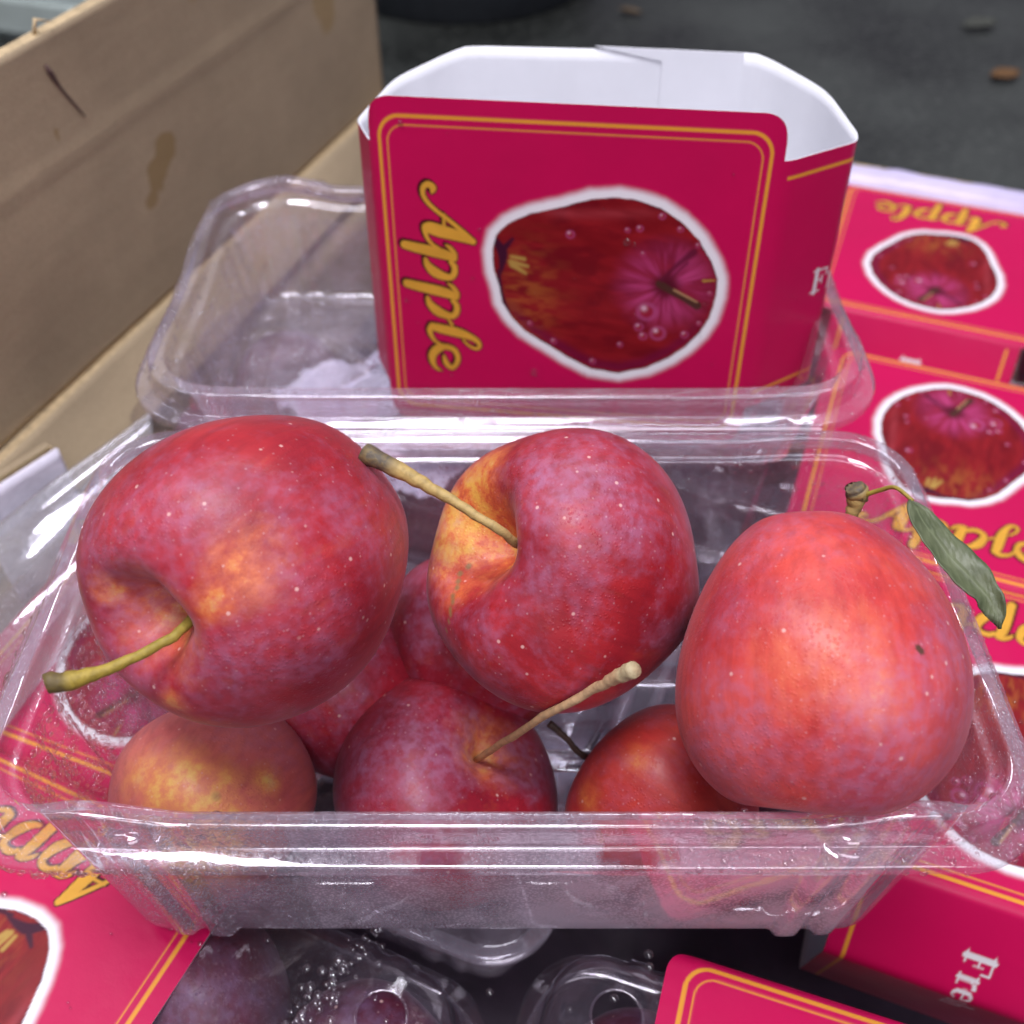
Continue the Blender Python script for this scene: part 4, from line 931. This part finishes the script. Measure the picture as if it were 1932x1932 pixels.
# ------------------------------------------------------------------ water
def droplets(name, label, mesh, weight, count, rmin, rmax, flip=False, parent=None, flat=.55, skew=3.0):
    V, F = mesh; F = np.asarray([f for f in F if len(f) == 4]) if isinstance(F, list) else F
    Q = V[F]; a, b = Q[:, 2]-Q[:, 0], Q[:, 3]-Q[:, 1]; N = np.cross(a, b); A = np.linalg.norm(N, axis=1); N /= A[:, None]+1e-9
    w = A*weight(Q.mean(1), N); w = w/w.sum()
    idx = rng.choice(len(F), count, p=w); u, v = rng.random(count), rng.random(count)
    P = (Q[idx, 0]*((1-u)*(1-v))[:, None]+Q[idx, 1]*(u*(1-v))[:, None]+Q[idx, 2]*(u*v)[:, None]+Q[idx, 3]*((1-u)*v)[:, None])
    n = N[idx]*(-1 if flip else 1); r = rmin+(rmax-rmin)*rng.random(count)**skew
    t = np.cross(n, [.3, .5, .81]); t /= np.linalg.norm(t, axis=1)[:, None]; s = np.cross(n, t)
    rings = [(1.0, 0), (.94, .38), (.66, .78), (.3, .96)]; seg = 8; VV = []
    for rr_, hh in rings:
        for k in range(seg):
            w_ = 2*math.pi*k/seg
            VV.append(P+(t*math.cos(w_)+s*math.sin(w_))*(r*rr_)[:, None]+n*(r*hh*flat+.022)[:, None])
    VV.append(P+n*(r*flat+.022)[:, None]); VV = np.stack(VV, 1); m = VV.shape[1]
    f = []
    for j in range(3):
        for k in range(seg): k2 = (k+1) % seg; f.append([j*seg+k, j*seg+k2, (j+1)*seg+k2, (j+1)*seg+k])
    f4 = np.array(f); f3 = np.array([[3*seg+k, 3*seg+(k+1) % seg, m-1] for k in range(seg)])
    off = np.arange(count)*m
    FF = (f4[None]+off[:, None, None]).reshape(-1, 4).tolist()+(f3[None]+off[:, None, None]).reshape(-1, 3).tolist()
    loc = VV.reshape(-1, 3).mean(0)
    o = mk(name, VV.reshape(-1, 3), FF, M_WATER, None, loc)
    tag(o, label, kind='stuff'); return o
TV, TF = TRAY
def w_left(c, n):
    l = (c[:, 0] < -7.2) & (c[:, 2] > .5) & (c[:, 2] < 6.8); f = (c[:, 1] < 11.2) & (c[:, 0] < -4.2) & (c[:, 2] < 6.8) & (c[:, 2] > .5)
    return l*(1.0*sstep(17.5, 13.0, c[:, 1]))+f*1.2*sstep(-4.2, -6.0, c[:, 0])
droplets('condensation', 'fine water beads on the left walls of the open punnet', TRAY, w_left, 4200, .035, .12)
def w_rest(c, n):
    return ((c[:, 0] > 8.2)*.8+(c[:, 2] > 6.7)*.7*(c[:, 0] > 4)+(c[:, 1] > 19)*.35+((c[:, 1] < 11.2) & (c[:, 0] > 3))*.8)*(c[:, 2] > .4)
droplets('condensation', 'scattered water beads on the right and rear rims of the open punnet', TRAY, w_rest, 2000, .03, .09)
def w_lid(c, n): return (c[:, 0] < -6.5)*1.0+(c[:, 2] > 6.4)*.5+.12
droplets('condensation', 'water beads on the open lid behind the heap', LIDM, w_lid, 1900, .03, .10)
# trail of beads on the bare lid at the bottom
gx, gy = np.meshgrid(np.linspace(-5.5, 3.5, 40), np.linspace(6.5, 10.5, 20), indexing='ij'); gz = np.full(gx.shape, .0)
def w_trail(c, n):
    p0, p1 = onz(700, 1780, 0), onz(575, 1935, 0); d = (p1-p0)[:2]; d /= np.linalg.norm(d); q = (c[:, :2]-p0[:2])@np.array([-d[1], d[0]])
    return np.exp(-((q+.1)/.32)**2)+.012
droplets('condensation', 'trail of round water beads on the clear lid at the bottom edge', (np.stack([gx, gy, gz], -1).reshape(-1, 3), grid_faces(40, 20)), w_trail, 110, .045, .14, skew=1.6)
# beads on the standing sleeve's picture panel
e0, e1 = polyS[0], polyS[1]; uu, aa = np.meshgrid(np.linspace(.06, .95, 24), np.linspace(-.6, -9.0, 24), indexing='ij')
pb = e0[0]+(e1[0]-e0[0])*uu; pd = e0[1]+(e1[1]-e0[1])*uu
SVV = PT+pb.reshape(-1, 1)*RIGHT+pd.reshape(-1, 1)*DN+aa.reshape(-1, 1)*AX
droplets('condensation', 'few water drops on the red face of the standing sleeve', (SVV, grid_faces(24, 24)), lambda c, n: np.ones(len(c)), 22, .03, .15, flip=True, flat=.28)
for k, nm in (('C', 'lower right'), ('A', 'lower left')):
    x, y, rz = PUN[k]; uu, ww = np.meshgrid(np.linspace(-5, 5, 20), np.linspace(-5.4, 5.4, 20), indexing='ij'); co_, si = math.cos(rz), math.sin(rz)
    GV = np.stack([x+co_*uu-si*ww, y+si*uu+co_*ww, np.full(uu.shape, .0)], -1).reshape(-1, 3)
    droplets('condensation', 'few water drops on the red sleeve at the '+nm, (GV, grid_faces(20, 20)), lambda c, n: np.ones(len(c)), 60, .03, .10, flat=.4)

# ------------------------------------------------------------------ far background on the ground
M_CRATE = simple('crate_plastic', (.52, .60, .56), .4, .15, 30)
cb = onz(40, 60, GZ)+np.array([-6, 19, 0.])
cr_ = thing('plastic_crate', 'pale grey-green slatted plastic crate blurred in the top left corner', 'crate', cb, R_(-18))
def bxv(x0, x1, y0, y1, z0, z1):
    return [(x, y, z) for x in (x0, x1) for y in (y0, y1) for z in (z0, z1)], [[0, 1, 3, 2], [4, 6, 7, 5], [0, 4, 5, 1], [2, 3, 7, 6], [0, 2, 6, 4], [1, 5, 7, 3]]
def bpart(nm, *a, mat=None, par=None):
    v, f = bxv(*a); o = mk(nm, v, f, mat, par, smooth=False); b_ = o.modifiers.new('b', 'BEVEL'); b_.width = .002; b_.segments = 2; return o
for i in range(5): bpart('slat', -28, 28, -19, -18, 1+i*5.2, 4+i*5.2, mat=M_CRATE, par=cr_)
for x in (-28.4, -10, 9, 27): bpart('post', x, x+1.6, -19.4, -17.6, 0, 27, mat=M_CRATE, par=cr_)
bpart('base', -28, 28, -18, 18, 0, 1, mat=M_CRATE, par=cr_); bpart('rear_wall', -28, 28, 17, 18, 1, 26, mat=M_CRATE, par=cr_)
kb = onz(862, 46, GZ)+np.array([0, 13, 0.])
bk = thing('bucket', 'dark grey round bucket standing on the floor behind the box', 'bucket', kb)
pr = [(13, 0), (13.4, .3), (15.5, 14), (17, 26), (17.9, 26.2), (17.9, 27.6), (17, 27.6), (15, 14), (12.6, 1), (.1, .8)]
ph = np.linspace(0, 2*math.pi, 56, endpoint=False)
mk('shell', [(r*math.cos(a), r*math.sin(a), z) for a in ph for r, z in pr], grid_faces(56, len(pr), True), simple('dark_rubber', (.045, .052, .062), .35), bk)
hb, hf = tube([(17.6*math.cos(a), -2+17.9*math.sin(a)*.35-6, 26+13*math.sin(a)*.2) for a in np.linspace(0, math.pi, 20)], .35, 8)
mk('handle', hb, hf, simple('wire', (.35, .35, .36), .3, metal=1), bk)
def litter(u, v, sz, col, label, seed):
    c = onz(u, v, GZ); n = 10; U, V = np.meshgrid(np.linspace(-1, 1, n), np.linspace(0, 1, n), indexing='ij')
    w = np.sin(np.pi*V)**.7; P = np.stack([U*w*sz*.42, (V-.5)*sz*1.5, .25+.5*fnoise(U*2+2, V*2, seed)*sz*.4+.2*np.abs(U)*sz*.4], -1).reshape(-1, 3)
    o = mk('fallen_leaf', P, grid_faces(n, n), simple('dry_leaf', col, .7)); o.location = Vector(c*S); o.rotation_euler[2] = seed; o.modifiers.new('t', 'SOLIDIFY').thickness = .0006
    tag(o, label, 'leaf')
litter(1893, 150, 2.1, (.17, .085, .03), 'small orange dry leaf on the floor at the upper right', 2)
litter(1845, 55, 2.4, (.075, .08, .065), 'pale grey scrap of leaf on the floor near the top right corner', 5)
litter(1190, 28, 1.6, (.14, .10, .06), 'dull brown leaf on the floor above the standing sleeve', 1)
